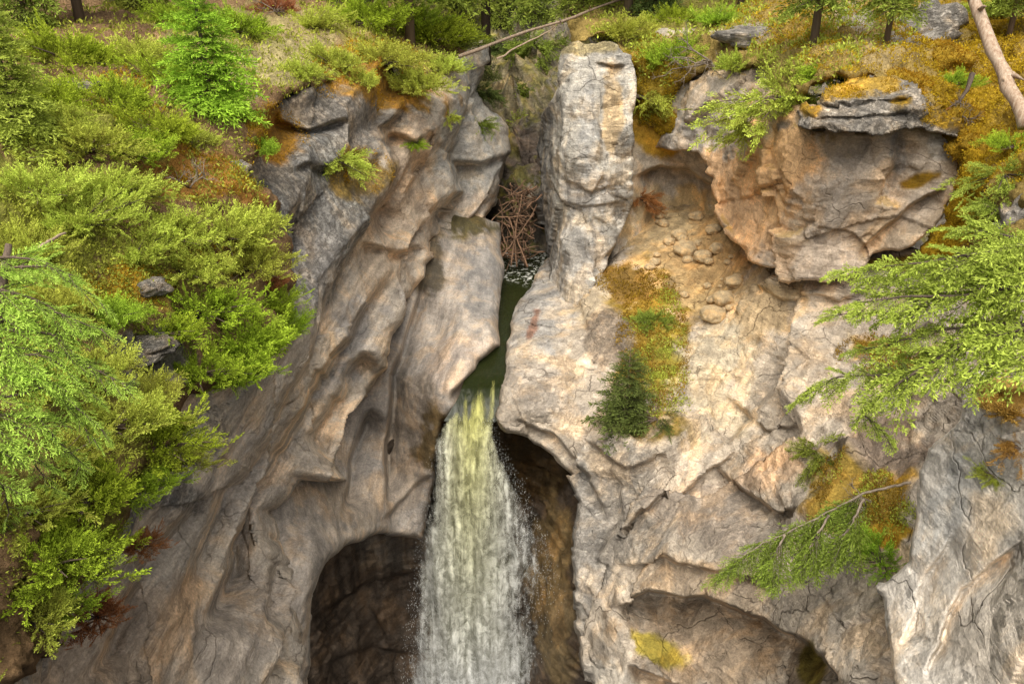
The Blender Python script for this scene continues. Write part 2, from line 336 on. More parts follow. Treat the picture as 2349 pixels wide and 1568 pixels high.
patch('B','left_cliff',[(560,200),(620,232),(690,195),(800,150),(880,128),(960,165),(1040,130),(1115,80),(1118,200),(1165,290),(1158,400),(1148,480),(1140,520),(1040,508),(985,560),(962,640),(940,700),(905,760),(880,840),(830,900),(800,960),(780,1040),(778,1100),(700,1105),(655,1180),(655,1300),(690,1420),(680,1568),(690,1700),(-150,1700),(-150,1500),(100,1380),(250,1100),(380,860),(540,800),(600,700),(590,500),(540,380)],
 [(560,200,15.5),(620,400,14.2),(690,215,17.2),(760,180,19),(700,300,16.6),(900,150,22.8),(900,300,20),(800,450,16.5),(1000,250,23.6),(1110,130,29),(1150,350,28),(1140,500,26.5),(1050,450,24.5),(980,560,22.5),(900,560,19.5),(700,700,13.5),(800,700,15.5),(880,800,16),(640,880,10.5),(760,900,13.5),(700,1080,12),(780,1080,14),(500,1000,8.8),(600,1150,10),(400,1200,7.6),(650,1300,10.5),(680,1560,9.8),(500,1450,8),(300,1450,6.4),(150,1500,5.4),(0,1650,4.2),(690,1700,9.3),(250,1200,6.3),(600,600,12.6)],
 ROCKB,LB,[(700,430,160,250,0,(.3,.285,.26),.9),(690,640,70,120,10,(.36,.335,.305),.75),(820,260,160,100,20,(.29,.26,.225),.85),(440,1080,130,120,-40,(.33,.305,.27),.85),(930,430,70,170,0,(.45,.355,.265),.25),(1080,300,70,200,10,(.38,.36,.325),.2),(870,640,40,180,30,(.54,.44,.335),.05),(800,800,60,160,30,(.38,.345,.31),0),(620,1100,120,160,35,(.48,.42,.355),0),(350,1480,220,120,-30,(.46,.365,.275),.1),(780,1000,50,110,10,(.54,.46,.37),0),(850,190,150,50,15,(.36,.2,.04),.5),(630,310,60,60,0,(.38,.2,.03),.4),(820,390,60,60,30,(.32,.22,.07),.7),(1090,470,50,40,0,(.42,.36,.3),.1),(740,860,40,120,30,(.52,.44,.345),0),(560,1400,60,160,15,(.4,.345,.29),0)],
 cr=[([(500,1480),(560,1250),(640,1100),(700,1010),(760,880),(830,760),(880,640),(905,560)],1.8,75),([(430,1420),(540,1130),(660,940),(730,800),(760,640)],1.1,65),([(720,1085),(740,1000),(800,890),(860,790)],1.5,45),([(990,545),(1045,430),(1060,280),(1075,120)],2.2,60),([(890,570),(885,430),(890,280),(940,220)],1.8,60),([(240,1560),(330,1380),(430,1230),(500,1110)],.7,60),([(610,1560),(600,1400),(640,1250)],.7,60),([(660,420),(700,560),(680,690)],.4,40),([(890,300),(935,330),(975,310)],.8,60),([(1040,370),(1090,380),(1150,350)],.9,60),([(840,560),(900,575),(975,560)],1.,40),([(610,250),(700,300),(800,280)],.8,50),([(640,400),(760,380),(860,330)],.7,60),([(780,700),(810,560),(870,430)],.9,45),([(940,560),(950,420),(960,340)],.7,35)],
 disp=dict(flute=.34,facet=.16,fs=.42,fb=.03,bed=.03,fsc=.5,fl=.025,fo=2,f2=.28,f3=.1),flow=FL_B,soft=10.,label='left canyon wall of fluted grey limestone',cat='cliff')
patch('C','fluted_wall',[(1040,490),(1150,512),(1152,600),(1152,640),(1142,720),(1142,798),(1095,830),(1078,880),(1052,935),(1012,970),(1000,1050),(985,1150),(968,1238),(870,1226),(800,1246),(750,1282),(722,1330),(707,1400),(703,1500),(702,1568),(690,1720),(600,1720),(600,1100),(750,850),(900,700),(960,520)],
 [(1060,510,25.5),(1145,560,25.5),(1145,700,22),(1138,800,19.6),(1000,600,23.),(1050,700,20.9),(1100,760,19.9),(980,760,20.2),(1040,880,17.8),(1075,885,17.9),(920,850,18.8),(1000,1000,17.3),(880,1000,17.9),(830,1100,16.6),(960,1150,17.2),(900,1220,16.8),(760,1180,14.6),(700,1300,12.2),(690,1500,11.2),(950,1240,17.),(600,1300,11.8),(640,1680,10.8)],
 SMOOTH,(.345,.305,.265),[(1060,520,80,30,0,(.12,.1,.045),.4),(980,720,50,160,15,(.39,.345,.3)),(1060,840,90,60,0,(.41,.345,.29)),(930,1000,80,160,0,(.3,.25,.2)),(1000,1010,50,70,0,(.14,.1,.05)),(830,1150,100,60,0,(.35,.295,.24)),(1110,640,50,100,0,(.26,.24,.22)),(980,600,40,60,0,(.14,.115,.08),.4),(860,920,40,120,20,(.25,.22,.19)),(850,1222,120,12,0,(.42,.36,.3))],  # hollows of the recessed fold carry painted shade as darker colour
 cr=[([(880,1180),(890,1000),(900,860),(960,690),(985,600)],1.5,65),([(790,1180),(800,1060),(850,930)],1.1,45),([(870,1200),(960,1100),(1000,1080)],.4,60),([(1020,920),(1090,850),(1140,800)],.6,60)],
 disp=dict(flute=.16,facet=.03,fs=.5,fb=.015,bed=.02,bs=4,fsc=.45,fl=.03,fo=2),flow=FL_C,roll=(24,.6),skirt=3.5,soft=9.,label='smooth water-worn rock wall left of the waterfall',cat='cliff')
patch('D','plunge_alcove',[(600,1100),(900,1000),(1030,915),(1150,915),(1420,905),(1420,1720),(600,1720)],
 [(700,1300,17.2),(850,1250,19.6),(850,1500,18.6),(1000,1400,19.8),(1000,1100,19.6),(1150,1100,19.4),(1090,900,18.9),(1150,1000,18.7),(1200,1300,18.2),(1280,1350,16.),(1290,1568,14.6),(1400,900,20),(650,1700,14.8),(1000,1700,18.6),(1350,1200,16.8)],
 WET,(.08,.06,.044),[(1200,1060,120,90,30,(.05,.033,.016)),(1260,1310,45,170,0,(.2,.135,.06),.2),(1285,1480,45,120,0,(.16,.115,.06)),(900,1260,140,40,0,(.14,.115,.09))],jit=3,  # hollow's shade painted in: dark top right, lit brown flank, over wet rock
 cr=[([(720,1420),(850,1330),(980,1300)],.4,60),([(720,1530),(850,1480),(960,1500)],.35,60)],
 disp=dict(flute=.06,facet=.12,fs=.7,fb=.04,bed=.06),label='dark wet alcove with painted-in shade, hollowed out behind the waterfall',cat='cliff')
patch('E','right_cliff',[(1242,608),(1216,660),(1182,700),(1166,790),(1157,850),(1142,900),(1136,960),(1150,988),(1210,1005),(1262,1040),(1300,1090),(1322,1150),(1307,1230),(1312,1320),(1306,1440),(1345,1568),(1365,1720),(2480,1720),(2480,660),(2290,625),(2150,585),(1990,530),(1700,520),(1640,420),(1450,380),(1300,520)],
 [(1240,610,26),(1185,700,22.3),(1165,790,19.9),(1150,880,17.9),(1143,920,17.3),(1200,860,18.0),(1140,970,16.9),(1260,1040,16.3),(1320,1150,15),(1310,1320,13.6),(1310,1440,12.9),(1345,1568,11.6),(1360,1700,10.8),(1300,700,21.8),(1330,800,19.2),(1250,850,18.2),(1280,960,16.9),(1400,720,20.8),(1450,640,22),(1550,560,24),(1620,480,25.6),(1500,480,26.6),(1600,700,20.3),(1500,760,19.0),(1540,880,16.9),(1680,620,21.),(1430,850,18.2),(1450,1000,15.8),(1600,900,17),(1580,1020,15.2),(1400,1150,14.3),(1600,1200,12.8),(1750,1000,14.3),(1700,780,17.8),(1850,800,16.3),(1800,680,17.7),(1950,680,16.8),(1900,950,14.2),(2000,800,15.3),(2150,700,14.5),(2150,590,15.4),(2100,950,12.3),(1780,1180,12.2),(1650,1300,11.2),(1900,1200,10.8),(1500,1350,11.8),(1900,1330,10),(1450,1480,11.3),(1600,1480,10.6),(1750,1480,9.9),(1900,1500,8.8),(1980,1400,9),(2050,1300,9.3),(2100,1100,10),(2200,1000,10),(2050,1568,7.5),(1500,1600,10.6),(1700,1650,9.6),(2300,640,13.),(2400,800,10.5),(2450,1200,8)],
 ROCKE,(.4,.34,.27),[(1260,700,80,110,20,(.33,.31,.285),0),(1222,750,10,45,15,(.25,.15,.11)),(1240,900,110,60,30,(.37,.32,.265),.1),(1420,680,120,80,-10,(.43,.35,.245)),(1570,640,150,140,-40,(.46,.325,.16)),(1620,560,120,90,0,(.44,.29,.135)),(1500,520,100,60,0,(.42,.315,.175)),(1490,780,90,150,-12,(.27,.18,.03)),(1430,650,70,40,20,(.24,.145,.04)),(1400,780,50,60,0,(.3,.24,.18),.5),(1500,990,90,40,0,(.16,.12,.035)),(1540,800,40,90,0,(.3,.25,.045)),(1660,850,100,150,30,(.45,.38,.275)),(1780,720,80,90,20,(.48,.355,.21)),(1420,1180,160,150,40,(.34,.3,.25),.5),(1620,1150,120,100,30,(.39,.325,.26),.35),(1330,1250,40,180,0,(.35,.32,.28)),(1650,1480,260,90,15,(.29,.225,.16)),(1500,1480,70,30,20,(.25,.2,.04)),(1380,1560,60,60,0,(.48,.43,.36)),(1950,1450,60,110,-10,(.43,.37,.3)),(1960,1130,100,70,-20,(.28,.19,.04)),(2040,1060,50,30,0,MOSS),(2020,1220,50,30,0,MOSS),(2030,820,110,50,10,(.3,.19,.03)),(2020,1010,110,60,0,(.26,.2,.15),.3),(1850,880,130,140,30,(.43,.36,.28),.15),(2040,600,70,16,-10,(.28,.19,.03)),(1880,1530,30,50,-30,(.17,.13,.03)),(1760,1080,90,60,40,(.47,.34,.23),.1),(1600,1330,160,50,10,(.39,.31,.225),.2)],  # brown ledge under the lower right arc is darkened: undercut shade painted in
 cr=[([(1620,1030),(1700,1125),(1790,1185),(1870,1170)],.7,70),([(1380,1400),(1500,1362),(1600,1365),(1750,1420),(1880,1490),(1990,1600)],1.6,170),([(1310,650),(1330,700),(1345,770)],.4,50),([(1340,1010),(1450,1090),(1560,1040)],.35,50),([(1390,1300),(1560,1290),(1840,1340)],.45,60),([(1830,830),(1760,900),(1640,1000)],.5,60),([(1700,650),(1800,690),(1930,700),(2050,640)],.3,60),([(1170,960),(1270,990),(1350,1090),(1380,1200)],.4,40),([(1980,1060),(1920,1120),(1880,1180)],.5,60),([(1430,1520),(1560,1560),(1640,1600)],.5,60),([(1350,1380),(1420,1230),(1560,1100),(1700,980)],.45,60),([(1660,900),(1740,960),(1850,960)],.3,50),([(1420,1060),(1400,1200),(1350,1300)],.4,40)],
 calm=[(1560,620,170,170,-40,.2),(1240,780,110,190,10,.3),(1650,1470,260,70,15,.6)],
 disp=dict(flute=.03,facet=.36,fs=.32,fb=.025,bed=.05,fsc=.6,fl=.12,f2=.38,f3=.14),flow=FL_E,roll=(12,.35),skirt=3.,soft=5.,label='right canyon wall of pale pinkish limestone',cat='cliff')
patch('F','overhanging_block',[(1600,185),(1650,150),(1745,135),(1780,195),(1840,245),(2100,240),(2218,300),(2212,385),(2165,490),(2092,572),(1998,580),(1988,618),(1900,642),(1800,638),(1705,600),(1690,560),(1652,520),(1640,470),(1640,410),(1600,350),(1500,340),(1550,230)],
 [(1600,190,24.6),(1540,330,24.9),(1640,400,22),(1650,510,20.8),(1700,590,18.6),(1800,630,17.2),(1900,635,16.6),(1990,600,16.4),(1750,480,18.5),(1700,350,20.6),(1790,530,17.3),(1850,430,16.5),(1835,310,17.0),(1930,320,16.5),(1950,480,16.5),(2040,420,16.3),(2100,310,16.),(2210,320,16.3),(2150,480,15.9),(2080,560,15.8),(1720,160,22.6)],
 PALE,(.47,.37,.265),[(1700,440,120,200,-10,(.59,.375,.21)),(1800,370,90,130,20,(.57,.355,.18)),(1930,480,90,120,20,(.4,.335,.27),.1),(2050,400,110,110,0,(.48,.395,.31),.15),(1880,590,130,50,0,(.45,.365,.285),.1),(1640,260,80,100,0,(.43,.37,.3),.1),(1560,330,60,60,0,(.36,.325,.285)),(1720,160,60,30,0,(.3,.24,.18),.4),(2100,415,50,18,-20,(.28,.16,.015)),(2170,330,40,40,0,(.47,.42,.36)),(1960,285,140,14,0,(.24,.19,.15),.4),(2060,350,20,60,0,(.32,.285,.25),.2)],
 cr=[([(2000,470),(2040,380),(2065,300)],.35,50),([(1640,470),(1720,450),(1800,400)],.25,50),([(1960,600),(2000,540),(2080,480),(2180,420)],.4,50),([(1690,560),(1650,430),(1700,300)],.2,50)],
 disp=dict(flute=.0,facet=.24,fs=.28,fb=.02,bed=.03,fst=(1,1,.9),f2=.55,f3=.2),roll=(4,.15),skirt=3,lich=.08,jit=9,soft=4.,up=(MOSS,.85,.5),label='bulging orange-stained rock block overhanging right wall',cat='cliff')
patch('G','rock_pillar',[(1286,112),(1330,92),(1400,100),(1446,130),(1455,200),(1450,300),(1448,430),(1438,500),(1412,560),(1380,630),(1350,700),(1300,730),(1262,680),(1255,600),(1250,540),(1225,470),(1240,400),(1232,330),(1250,250),(1282,200)],
 [(1240,330,28),(1250,560,26.8),(1285,350,24.4),(1300,120,25.0),(1400,110,25.0),(1400,300,23.9),(1340,300,23.9),(1448,300,24.0),(1350,450,23.6),(1340,560,23.2),(1300,650,22.6),(1310,710,22.3),(1438,480,24.),(1380,600,23.),(1280,560,24.1),(1290,220,24.5),(1446,150,24.7)],
 ROCK,(.4,.37,.32),[(1400,260,20,120,0,(.47,.35,.21)),(1252,420,26,240,0,(.19,.18,.165)),(1350,330,20,120,0,(.32,.305,.28)),(1360,110,70,18,0,(.4,.33,.18),.5),(1350,440,70,40,0,(.45,.415,.37)),(1320,600,60,80,20,(.35,.325,.29))],step=3,
 cr=[([(1290,410),(1360,430),(1440,415)],.2,30),([(1285,460),(1350,470),(1430,455)],.18,30),([(1283,640),(1290,400),(1288,180)],-.6,30),([(1360,140),(1400,150),(1440,150)],.3,25),([(1370,410),(1378,280),(1372,160)],.2,25)],
 disp=dict(flute=.0,facet=.16,fs=.35,fb=.02,bed=.02,bs=3.5,f2=.45,f3=.15),roll=(2,.05),jit=6,lich=.12,skirt=3,soft=4.,label='tall free-standing limestone pillar right of the slot',cat='cliff')
patch('H','recess_wall',[(1370,60),(1720,60),(1720,620),(1390,640)],
 [(1480,150,27),(1480,300,26),(1560,300,25.3),(1620,350,24.6),(1540,420,26.2),(1500,520,25.8),(1440,460,25.2),(1620,500,25.4),(1600,150,25.6),(1400,60,29),(1400,600,24.5),(1700,600,24),(1700,130,24.6)],
 SMOOTH,(.4,.35,.285),[(1530,500,120,60,0,(.44,.345,.21)),(1480,250,50,90,0,(.34,.21,.035)),(1500,330,50,40,0,(.36,.22,.03)),(1590,480,60,50,0,(.45,.32,.16))],
 cr=[([(1450,405),(1520,385),(1580,390),(1660,450)],.9,120)],disp=dict(flute=.06,facet=.1,fs=.5,fb=.03,bed=.03),label='recessed rock wall behind the sandy slope',cat='cliff')
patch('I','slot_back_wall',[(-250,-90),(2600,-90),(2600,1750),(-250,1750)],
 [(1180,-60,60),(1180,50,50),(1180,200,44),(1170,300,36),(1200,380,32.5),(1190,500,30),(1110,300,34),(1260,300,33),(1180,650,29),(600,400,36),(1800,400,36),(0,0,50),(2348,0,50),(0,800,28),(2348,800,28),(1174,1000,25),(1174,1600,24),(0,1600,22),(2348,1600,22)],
 ROCK,(.21,.185,.15),[(1190,350,50,80,0,(.22,.175,.14)),(1200,60,120,90,0,(.23,.2,.15)),(1180,180,70,90,0,(.22,.185,.11)),(1150,520,80,120,0,(.06,.048,.035)),(1130,310,40,30,0,(.3,.23,.04))],step=7,jit=0,  # base and near-black ellipse darken the cleft: its shadow painted into colour
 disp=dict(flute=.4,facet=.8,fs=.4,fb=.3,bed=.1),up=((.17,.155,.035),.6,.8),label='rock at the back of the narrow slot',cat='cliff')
patch('K','right_hillside',[(1310,-90),(2600,-90),(2600,760),(2290,700),(2150,625),(2100,580),(2160,500),(2205,410),(2215,310),(2110,250),(1990,180),(1880,195),(1800,270),(1775,200),(1745,160),(1640,165),(1560,190),(1520,300),(1450,290),(1455,160),(1400,92),(1300,100)],
 [(1330,-80,44),(1700,-80,38),(2100,-80,30),(2450,-80,24),(1350,80,27),(1500,120,26.3),(1480,270,26),(1650,90,25),(1660,150,23.6),(1800,100,21.5),(1780,200,19.4),(1900,160,17.5),(2000,150,17),(2100,220,16.4),(2200,330,15.6),(2210,450,15.2),(2140,560,15.3),(2300,450,13.7),(2348,600,12.2),(2200,620,14.6),(2250,200,18),(2348,200,16.5),(2000,50,21.5),(2300,50,21)],
 GROUND,(.35,.25,.08),[(1700,75,70,30,0,(.45,.41,.35)),(1500,200,60,100,0,(.34,.24,.035)),(1560,30,160,60,0,(.3,.26,.07)),(1850,60,80,50,0,(.4,.27,.07)),(1780,200,70,80,30,(.3,.24,.07)),(2250,260,90,120,0,(.48,.31,.03)),(2190,470,70,150,25,(.48,.3,.02)),(2000,110,100,40,0,(.4,.3,.14)),(2330,300,50,120,0,(.42,.28,.05)),(2320,130,60,80,0,(.4,.27,.06)),(2130,60,70,50,0,(.34,.31,.27)),(1960,40,50,30,0,(.42,.37,.3))],
 disp=dict(flute=0,facet=.12,fs=.9,fb=.24,bed=.0),jit=9,roll=(26,.7),label='mossy right canyon rim glowing orange and gold',cat='ground')
patch('J','rock_ledge',[(1822,290),(1845,240),(1890,205),(1960,165),(2050,172),(2105,200),(2150,240),(2212,285),(2200,312),(2100,292),(2000,310),(1900,302)],
 [(1830,280,15.9),(1900,210,16.1),(1960,180,16.6),(2050,190,16.3),(2100,240,15.6),(2085,290,15.3),(1980,300,15.),(1960,240,15.4),(2200,300,15.8)],
 ROCK,(.32,.285,.24),[(1960,190,140,42,0,(.42,.27,.05),.2),(1860,250,30,20,0,MOSS),(2060,238,30,16,0,MOSS),(2160,260,50,22,30,MOSS)],cr=[([(1850,232),(1950,238),(2110,232)],.25,16),([(1835,262),(1950,266),(2120,262)],.22,14)],
 step=3,disp=dict(flute=0,facet=.26,fs=.8,fb=.06,bed=.08,bs=6,fst=(1,1,2)),roll=(4,.15),jit=11,lich=.7,soft=4.,label='flat layered limestone ledge jutting over the right block',cat='rock')
patch('L','foreground_rock',[(2215,842),(2300,868),(2480,850),(2480,1720),(2110,1720),(2055,1560),(2035,1450),(2015,1345),(2085,1290),(2095,1200),(2105,1090),(2130,1020),(2188,960),(2200,880)],
 [(2210,860,7.9),(2110,1100,7.7),(2090,1250,7.4),(2020,1350,7.5),(2060,1560,6.2),(2250,1000,7.2),(2348,900,7.),(2250,1300,6.4),(2348,1500,5.2),(2200,1600,5.6),(2450,1200,5.9)],
 PALE,(.66,.6,.52),[(2160,1200,50,140,20,(.58,.55,.5),.05),(2280,1080,60,40,0,(.5,.46,.4),.15),(2300,910,60,50,0,(.46,.3,.09)),(2250,1420,120,150,30,(.68,.6,.5)),(2150,1350,80,80,0,(.67,.61,.53),.0)],
 cr=[([(2120,1560),(2200,1350),(2348,1230)],.2,60),([(2060,1500),(2120,1320),(2200,1200)],.15,60)],disp=dict(flute=.0,facet=.09,fs=.45,fb=.01,bed=.01,f2=.4),roll=(8,.2),lich=.03,soft=6.,label='pale grey rock buttress in right foreground corner',cat='rock')
o=mk('forest_floor',[(-400,52,-2.4),(400,52,-2.4),(400,900,-2.4),(-400,900,-2.4)],[(0,1,2,3)],GROUND,cols={'Col':np.tile(np.array([[.09,.08,.03]]),(4,1))},attrs={'lich':[0]*4});struct(o)
# ---------------- water
def water_mat():
    m,nt,nd,lk,b=newmat('stream_water');v=mapv(nt,(1,1,1));fo=attr(nt,'foam')
    n=noise(nt,v,6,7,.75,.4);k=mth(nt,'MULTIPLY',mr(nt,n,.53,.58,0,1),fo)
    lk.new(mixc(nt,k,(.015,.02,.005),(.6,.6,.55)),b.inputs['Base Color']);lk.new(mr(nt,k,0,1,.14,.7),b.inputs['Roughness'])
    b.inputs['Specular IOR Level'].default_value=.25
    bp=N(nt,'ShaderNodeBump',Strength=.5,Distance=.08);lk.new(noise(nt,mapv(nt,(3,1.,1)),2.2,5,.6,.5),bp.inputs['Height']);lk.new(bp.outputs[0],b.inputs['Normal'])
    return m
ZS=-9.6
def plane_y(py):
    r=ray(np.full_like(np.asarray(py,float),W/2),py); return ZS*r[...,1]/r[...,2]
OY=[580,845,860,872,890,905,930,950,975]; OD=[0,0,.03,.09,.2,.36,.64,.9,1.2]
def lip_y(py): return plane_y(py)+np.interp(py,OY,OD)
kp=[580,620,660,700,750,790,820,850,880,910,940,970]
U,V=np.meshgrid(np.linspace(0,1,26),np.linspace(0,1,100));Yp=580+V*386
Lx=np.interp(Yp,kp,[1120,1130,1130,1128,1124,1120,1092,1070,1062,1052,1034,1015]);Rx=np.interp(Yp,kp,[1262,1258,1234,1202,1186,1180,1176,1168,1156,1148,1142,1138])
X=Lx+(Rx-Lx)*U;P=pt(X,Yp,lip_y(Yp)+.05);P[...,2]+=.02*fbm(P*1.5,3,4)
ny,nx=X.shape;idx=np.arange(ny*nx).reshape(ny,nx);q=np.stack([idx[:-1,:-1],idx[1:,:-1],idx[1:,1:],idx[:-1,1:]],-1).reshape(-1,4)
struct(mk('stream',P.reshape(-1,3),q,water_mat(),attrs={'foam':np.clip((645+12*gn(P*1.,3)-Yp)/15+.5,0,1).ravel()},smooth=True),'dark green stream sliding through the slot to the lip','stream')
def fall_mat():
    m,nt,nd,lk,b=newmat('falling_water')
    uv=N(nt,'ShaderNodeAttribute',attribute_name='flow').outputs['Vector'];den=attr(nt,'dens');col=attr(nt,'Col','Color')
    def mp(s):
        k=N(nt,'ShaderNodeMapping');k.inputs['Scale'].default_value=s;lk.new(uv,k.inputs[0]);return k.outputs[0]
    a=noise(nt,mp((6,.6,1)),1.,4,.6,.2);bl=noise(nt,mp((5.5,3.4,1)),1.,6,.78,.5)
    n=mth(nt,'ADD',mth(nt,'MULTIPLY',a,.4),mth(nt,'MULTIPLY',bl,.6))
    al=mr(nt,mth(nt,'ADD',n,mth(nt,'SUBTRACT',den,.5)),.36,.7,0,1)
    lk.new(al,b.inputs['Alpha'])
    c=mixc(nt,mr(nt,n,.39,.59,0,1),mixc(nt,1.,col,(.28,.28,.23),'MULTIPLY'),col);lk.new(c,b.inputs['Base Color'])
    b.inputs['Roughness'].default_value=.6;b.inputs['Specular IOR Level'].default_value=.2
    bp=N(nt,'ShaderNodeBump',Strength=.6,Distance=.12);lk.new(n,bp.inputs['Height']);lk.new(bp.outputs[0],b.inputs['Normal'])
    return m
FALL=fall_mat()
lp=[872,890,905,950,1000,1050,1120,1230,1350,1470,1620]
lx=[1082,1072,1064,1040,1004,994,980,960,944,928,912];rx=[1148,1145,1141,1136,1138,1166,1204,1252,1290,1316,1340];yy=[0,0,0,17.4,17.15,17.0,16.85,16.6,16.4,16.2,16.0]
for i in range(3): yy[i]=float(lip_y(np.array(float(lp[i]))))
def sheet(off,seed,name,parent=None,inset=0.,dm=0):
    nu,nv=70,260;U,V=np.meshgrid(np.linspace(0,1,nu),np.linspace(0,1,nv));py=872+V*748
    L=np.interp(py,lp,lx);R=np.interp(py,lp,rx);px=L+(R-L)*(inset+U*(1-2*inset))
    Yy=np.interp(py,lp,yy);Yy=Yy-off*np.clip(V*4-.2,0,1)-.35*np.sin(np.pi*U)*np.clip(V*3-.1,0.,1)
    P0=pt(px,py,Yy);s=np.stack([P0[...,0]*2.4,P0[...,2]*.35,np.full_like(U,seed)],-1);Yy=Yy+.22*np.clip(V*5-.2,0.0,1)*fbm(s,4,seed);P=pt(px,py,Yy)
    core=np.exp(-((px-(1088-25*V))/(62+25*V))**2);ed=np.clip(V*5,0,1);big=fbm(np.stack([U*3,V*4,U*0+seed],-1),3,9)
    dens=.56+.2*core-.07*V+.16*np.clip(1-V*6,0,1)-.24*np.clip((U-.55)/.45,0,1)**1.2*ed-.34*np.clip((.14-U)/.14,0,1)**1.5*ed-.3*np.clip((U-.86)/.14,0,1)+.17*big*ed+dm
    dens=dens-.6*np.clip(1-(V-.01-.06*gn(np.stack([px/14,py/260,px*0],-1),6))*8,0,1)
    yel=np.array([.6,.59,.22]);wh=np.array([.82,.82,.79])
    w=(core*np.clip(1.15-V*1.25,0,1))[...,None];C=wh*(1-w)+yel*w;w2=np.clip(1-V*5,0,1)[...,None];C=C*(1-w2)+np.array([.4,.4,.11])*w2
    ny,nx=U.shape;idx=np.arange(ny*nx).reshape(ny,nx);q=np.stack([idx[:-1,:-1],idx[1:,:-1],idx[1:,1:],idx[:-1,1:]],-1).reshape(-1,4)
    o=mk(name,P.reshape(-1,3),q,FALL,parent,{'dens':dens.ravel()},{'Col':C.reshape(-1,3)},smooth=True)
    fl=o.data.attributes.new('flow','FLOAT_VECTOR','POINT');fl.data.foreach_set('vector',np.stack([P[...,0],P[...,2]+seed*9,np.full(U.shape,seed*3.)],-1).astype(np.float32).ravel())
    return o
wf=struct(sheet(0,1,'waterfall'),'white and yellow-green waterfall plunging into the alcove','waterfall')
sheet(.35,5,'falling_veil',wf,-.03,-.1)
rng=np.random.default_rng(4)
n=5000;v=rng.random(n)**.8;py=960+v*660;L=np.interp(py,lp,lx);R=np.interp(py,lp,rx);u=np.where(rng.random(n)<.7,1-np.abs(rng.normal(0,.2,n)),rng.random(n));u=np.where(rng.random(n)<.15,np.abs(rng.normal(0,.06,n)),u)
px=L+(R-L)*u+rng.normal(0,6,n);B=pt(px,py,np.interp(py,lp,yy)+rng.normal(-.25,.3,n));sz=rng.uniform(.003,.007,n)*(.6+.6*v);el=rng.uniform(2,6,n)
oc=np.array([(1,0,0),(0,1,0),(-1,0,0),(0,-1,0),(0,0,1),(0,0,-1)],float);of=np.array([(0,1,4),(1,2,4),(2,3,4),(3,0,4),(1,0,5),(2,1,5),(3,2,5),(0,3,5)])
sc=np.stack([sz,sz,sz*el],-1);V=(B[:,None]+oc[None]*sc[:,None]).reshape(-1,3);Fq=(np.arange(n)[:,None,None]*6+of[None]).reshape(-1,3)
dm_,nt,_,_,b=newmat('water_drops');b.inputs['Base Color'].default_value=(.6,.61,.59,1);b.inputs['Roughness'].default_value=.3
d=mk('spray',V,Fq,dm_,wf);d['kind']='stuff'
# ---------------- foliage
class LV:
    def __init__(s): s.b=[];s.d=[];s.l=[];s.w=[];s.s=[]
    def add(s,t,R,o,sc=1.,sh=0.):
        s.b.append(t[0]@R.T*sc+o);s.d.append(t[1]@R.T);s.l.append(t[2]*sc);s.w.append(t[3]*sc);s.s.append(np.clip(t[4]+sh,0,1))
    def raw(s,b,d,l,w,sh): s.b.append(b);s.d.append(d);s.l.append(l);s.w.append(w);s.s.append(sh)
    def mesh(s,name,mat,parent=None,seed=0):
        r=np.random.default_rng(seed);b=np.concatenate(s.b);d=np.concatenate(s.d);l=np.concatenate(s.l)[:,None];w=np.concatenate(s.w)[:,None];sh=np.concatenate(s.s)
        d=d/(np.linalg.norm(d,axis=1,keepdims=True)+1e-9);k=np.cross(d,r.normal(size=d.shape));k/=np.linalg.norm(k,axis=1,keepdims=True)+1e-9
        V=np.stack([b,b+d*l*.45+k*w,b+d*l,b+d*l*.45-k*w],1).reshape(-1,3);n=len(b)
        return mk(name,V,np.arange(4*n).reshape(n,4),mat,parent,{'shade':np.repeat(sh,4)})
def spray(r,L=1.,ns=8,ang=48,sl=.45,ds=.03,nl=.07,nw=.009,droop=.12,spread=.55,sub=0):
    segs=[(np.zeros(3),np.array([1.,0,0]),L,0.)]
    for k in range(ns):
        for sd in (-1,1):
            t=.1+.85*(k+r.random())/ns;le=L*sl*((1-t)**.6)*(.6+.6*r.random())+.04*L;a=math.radians(ang+r.normal()*8)
            dr=np.array([math.cos(a),sd*math.sin(a),r.normal()*.16]);st=np.array([t*L,0,0]);segs.append((st,dr,le,t))
            for q in range(sub):
                tt=.3+.6*(q+r.random())/sub;s2=r.choice((-1,1));a2=a*sd+s2*math.radians(38);segs.append((st+dr*le*tt,np.array([math.cos(a2),math.sin(a2),r.normal()*.15]),le*.45*(1.1-tt),t))
    b=[];d=[];s=[]
    for st,dr,le,t in segs:
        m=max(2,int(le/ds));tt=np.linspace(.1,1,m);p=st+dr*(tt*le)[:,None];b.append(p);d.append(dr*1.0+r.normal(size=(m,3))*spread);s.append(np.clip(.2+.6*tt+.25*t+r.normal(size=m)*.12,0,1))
    b=np.concatenate(b);d=np.concatenate(d);s=np.concatenate(s);b[:,2]-=droop*b[:,0]**2/L;d[:,2]-=droop*b[:,0]/L;n=len(b)
    return b,d,nl*r.uniform(.7,1.2,n),np.full(n,nw),s
def basis(x,roll=0.,upv=(0,0,1)):
    x=np.asarray(x,float);x=x/np.linalg.norm(x);y=np.cross(upv,x)
    if np.linalg.norm(y)<.05:y=np.cross((0,1,0),x)
    y/=np.linalg.norm(y);z=np.cross(x,y);c,s=math.cos(roll),math.sin(roll);return np.stack([x,c*y+s*z,-s*y+c*z],1)
R0=np.random.default_rng(11)
SPJ=[spray(R0,1.,8,34,.34,.045,.115,.021,-.15,.35) for _ in range(5)]
SPF=[spray(R0,1.,11,50,.42,.032,.10,.014,.16,.45) for _ in range(5)]
SPN=[spray(R0,1.,12,48,.36,.024,.075,.011,.16,.4) for _ in range(5)]
SPS=[spray(R0,1.,8,45,.5,.026,.09,.0155,.22,.5,2) for _ in range(4)]
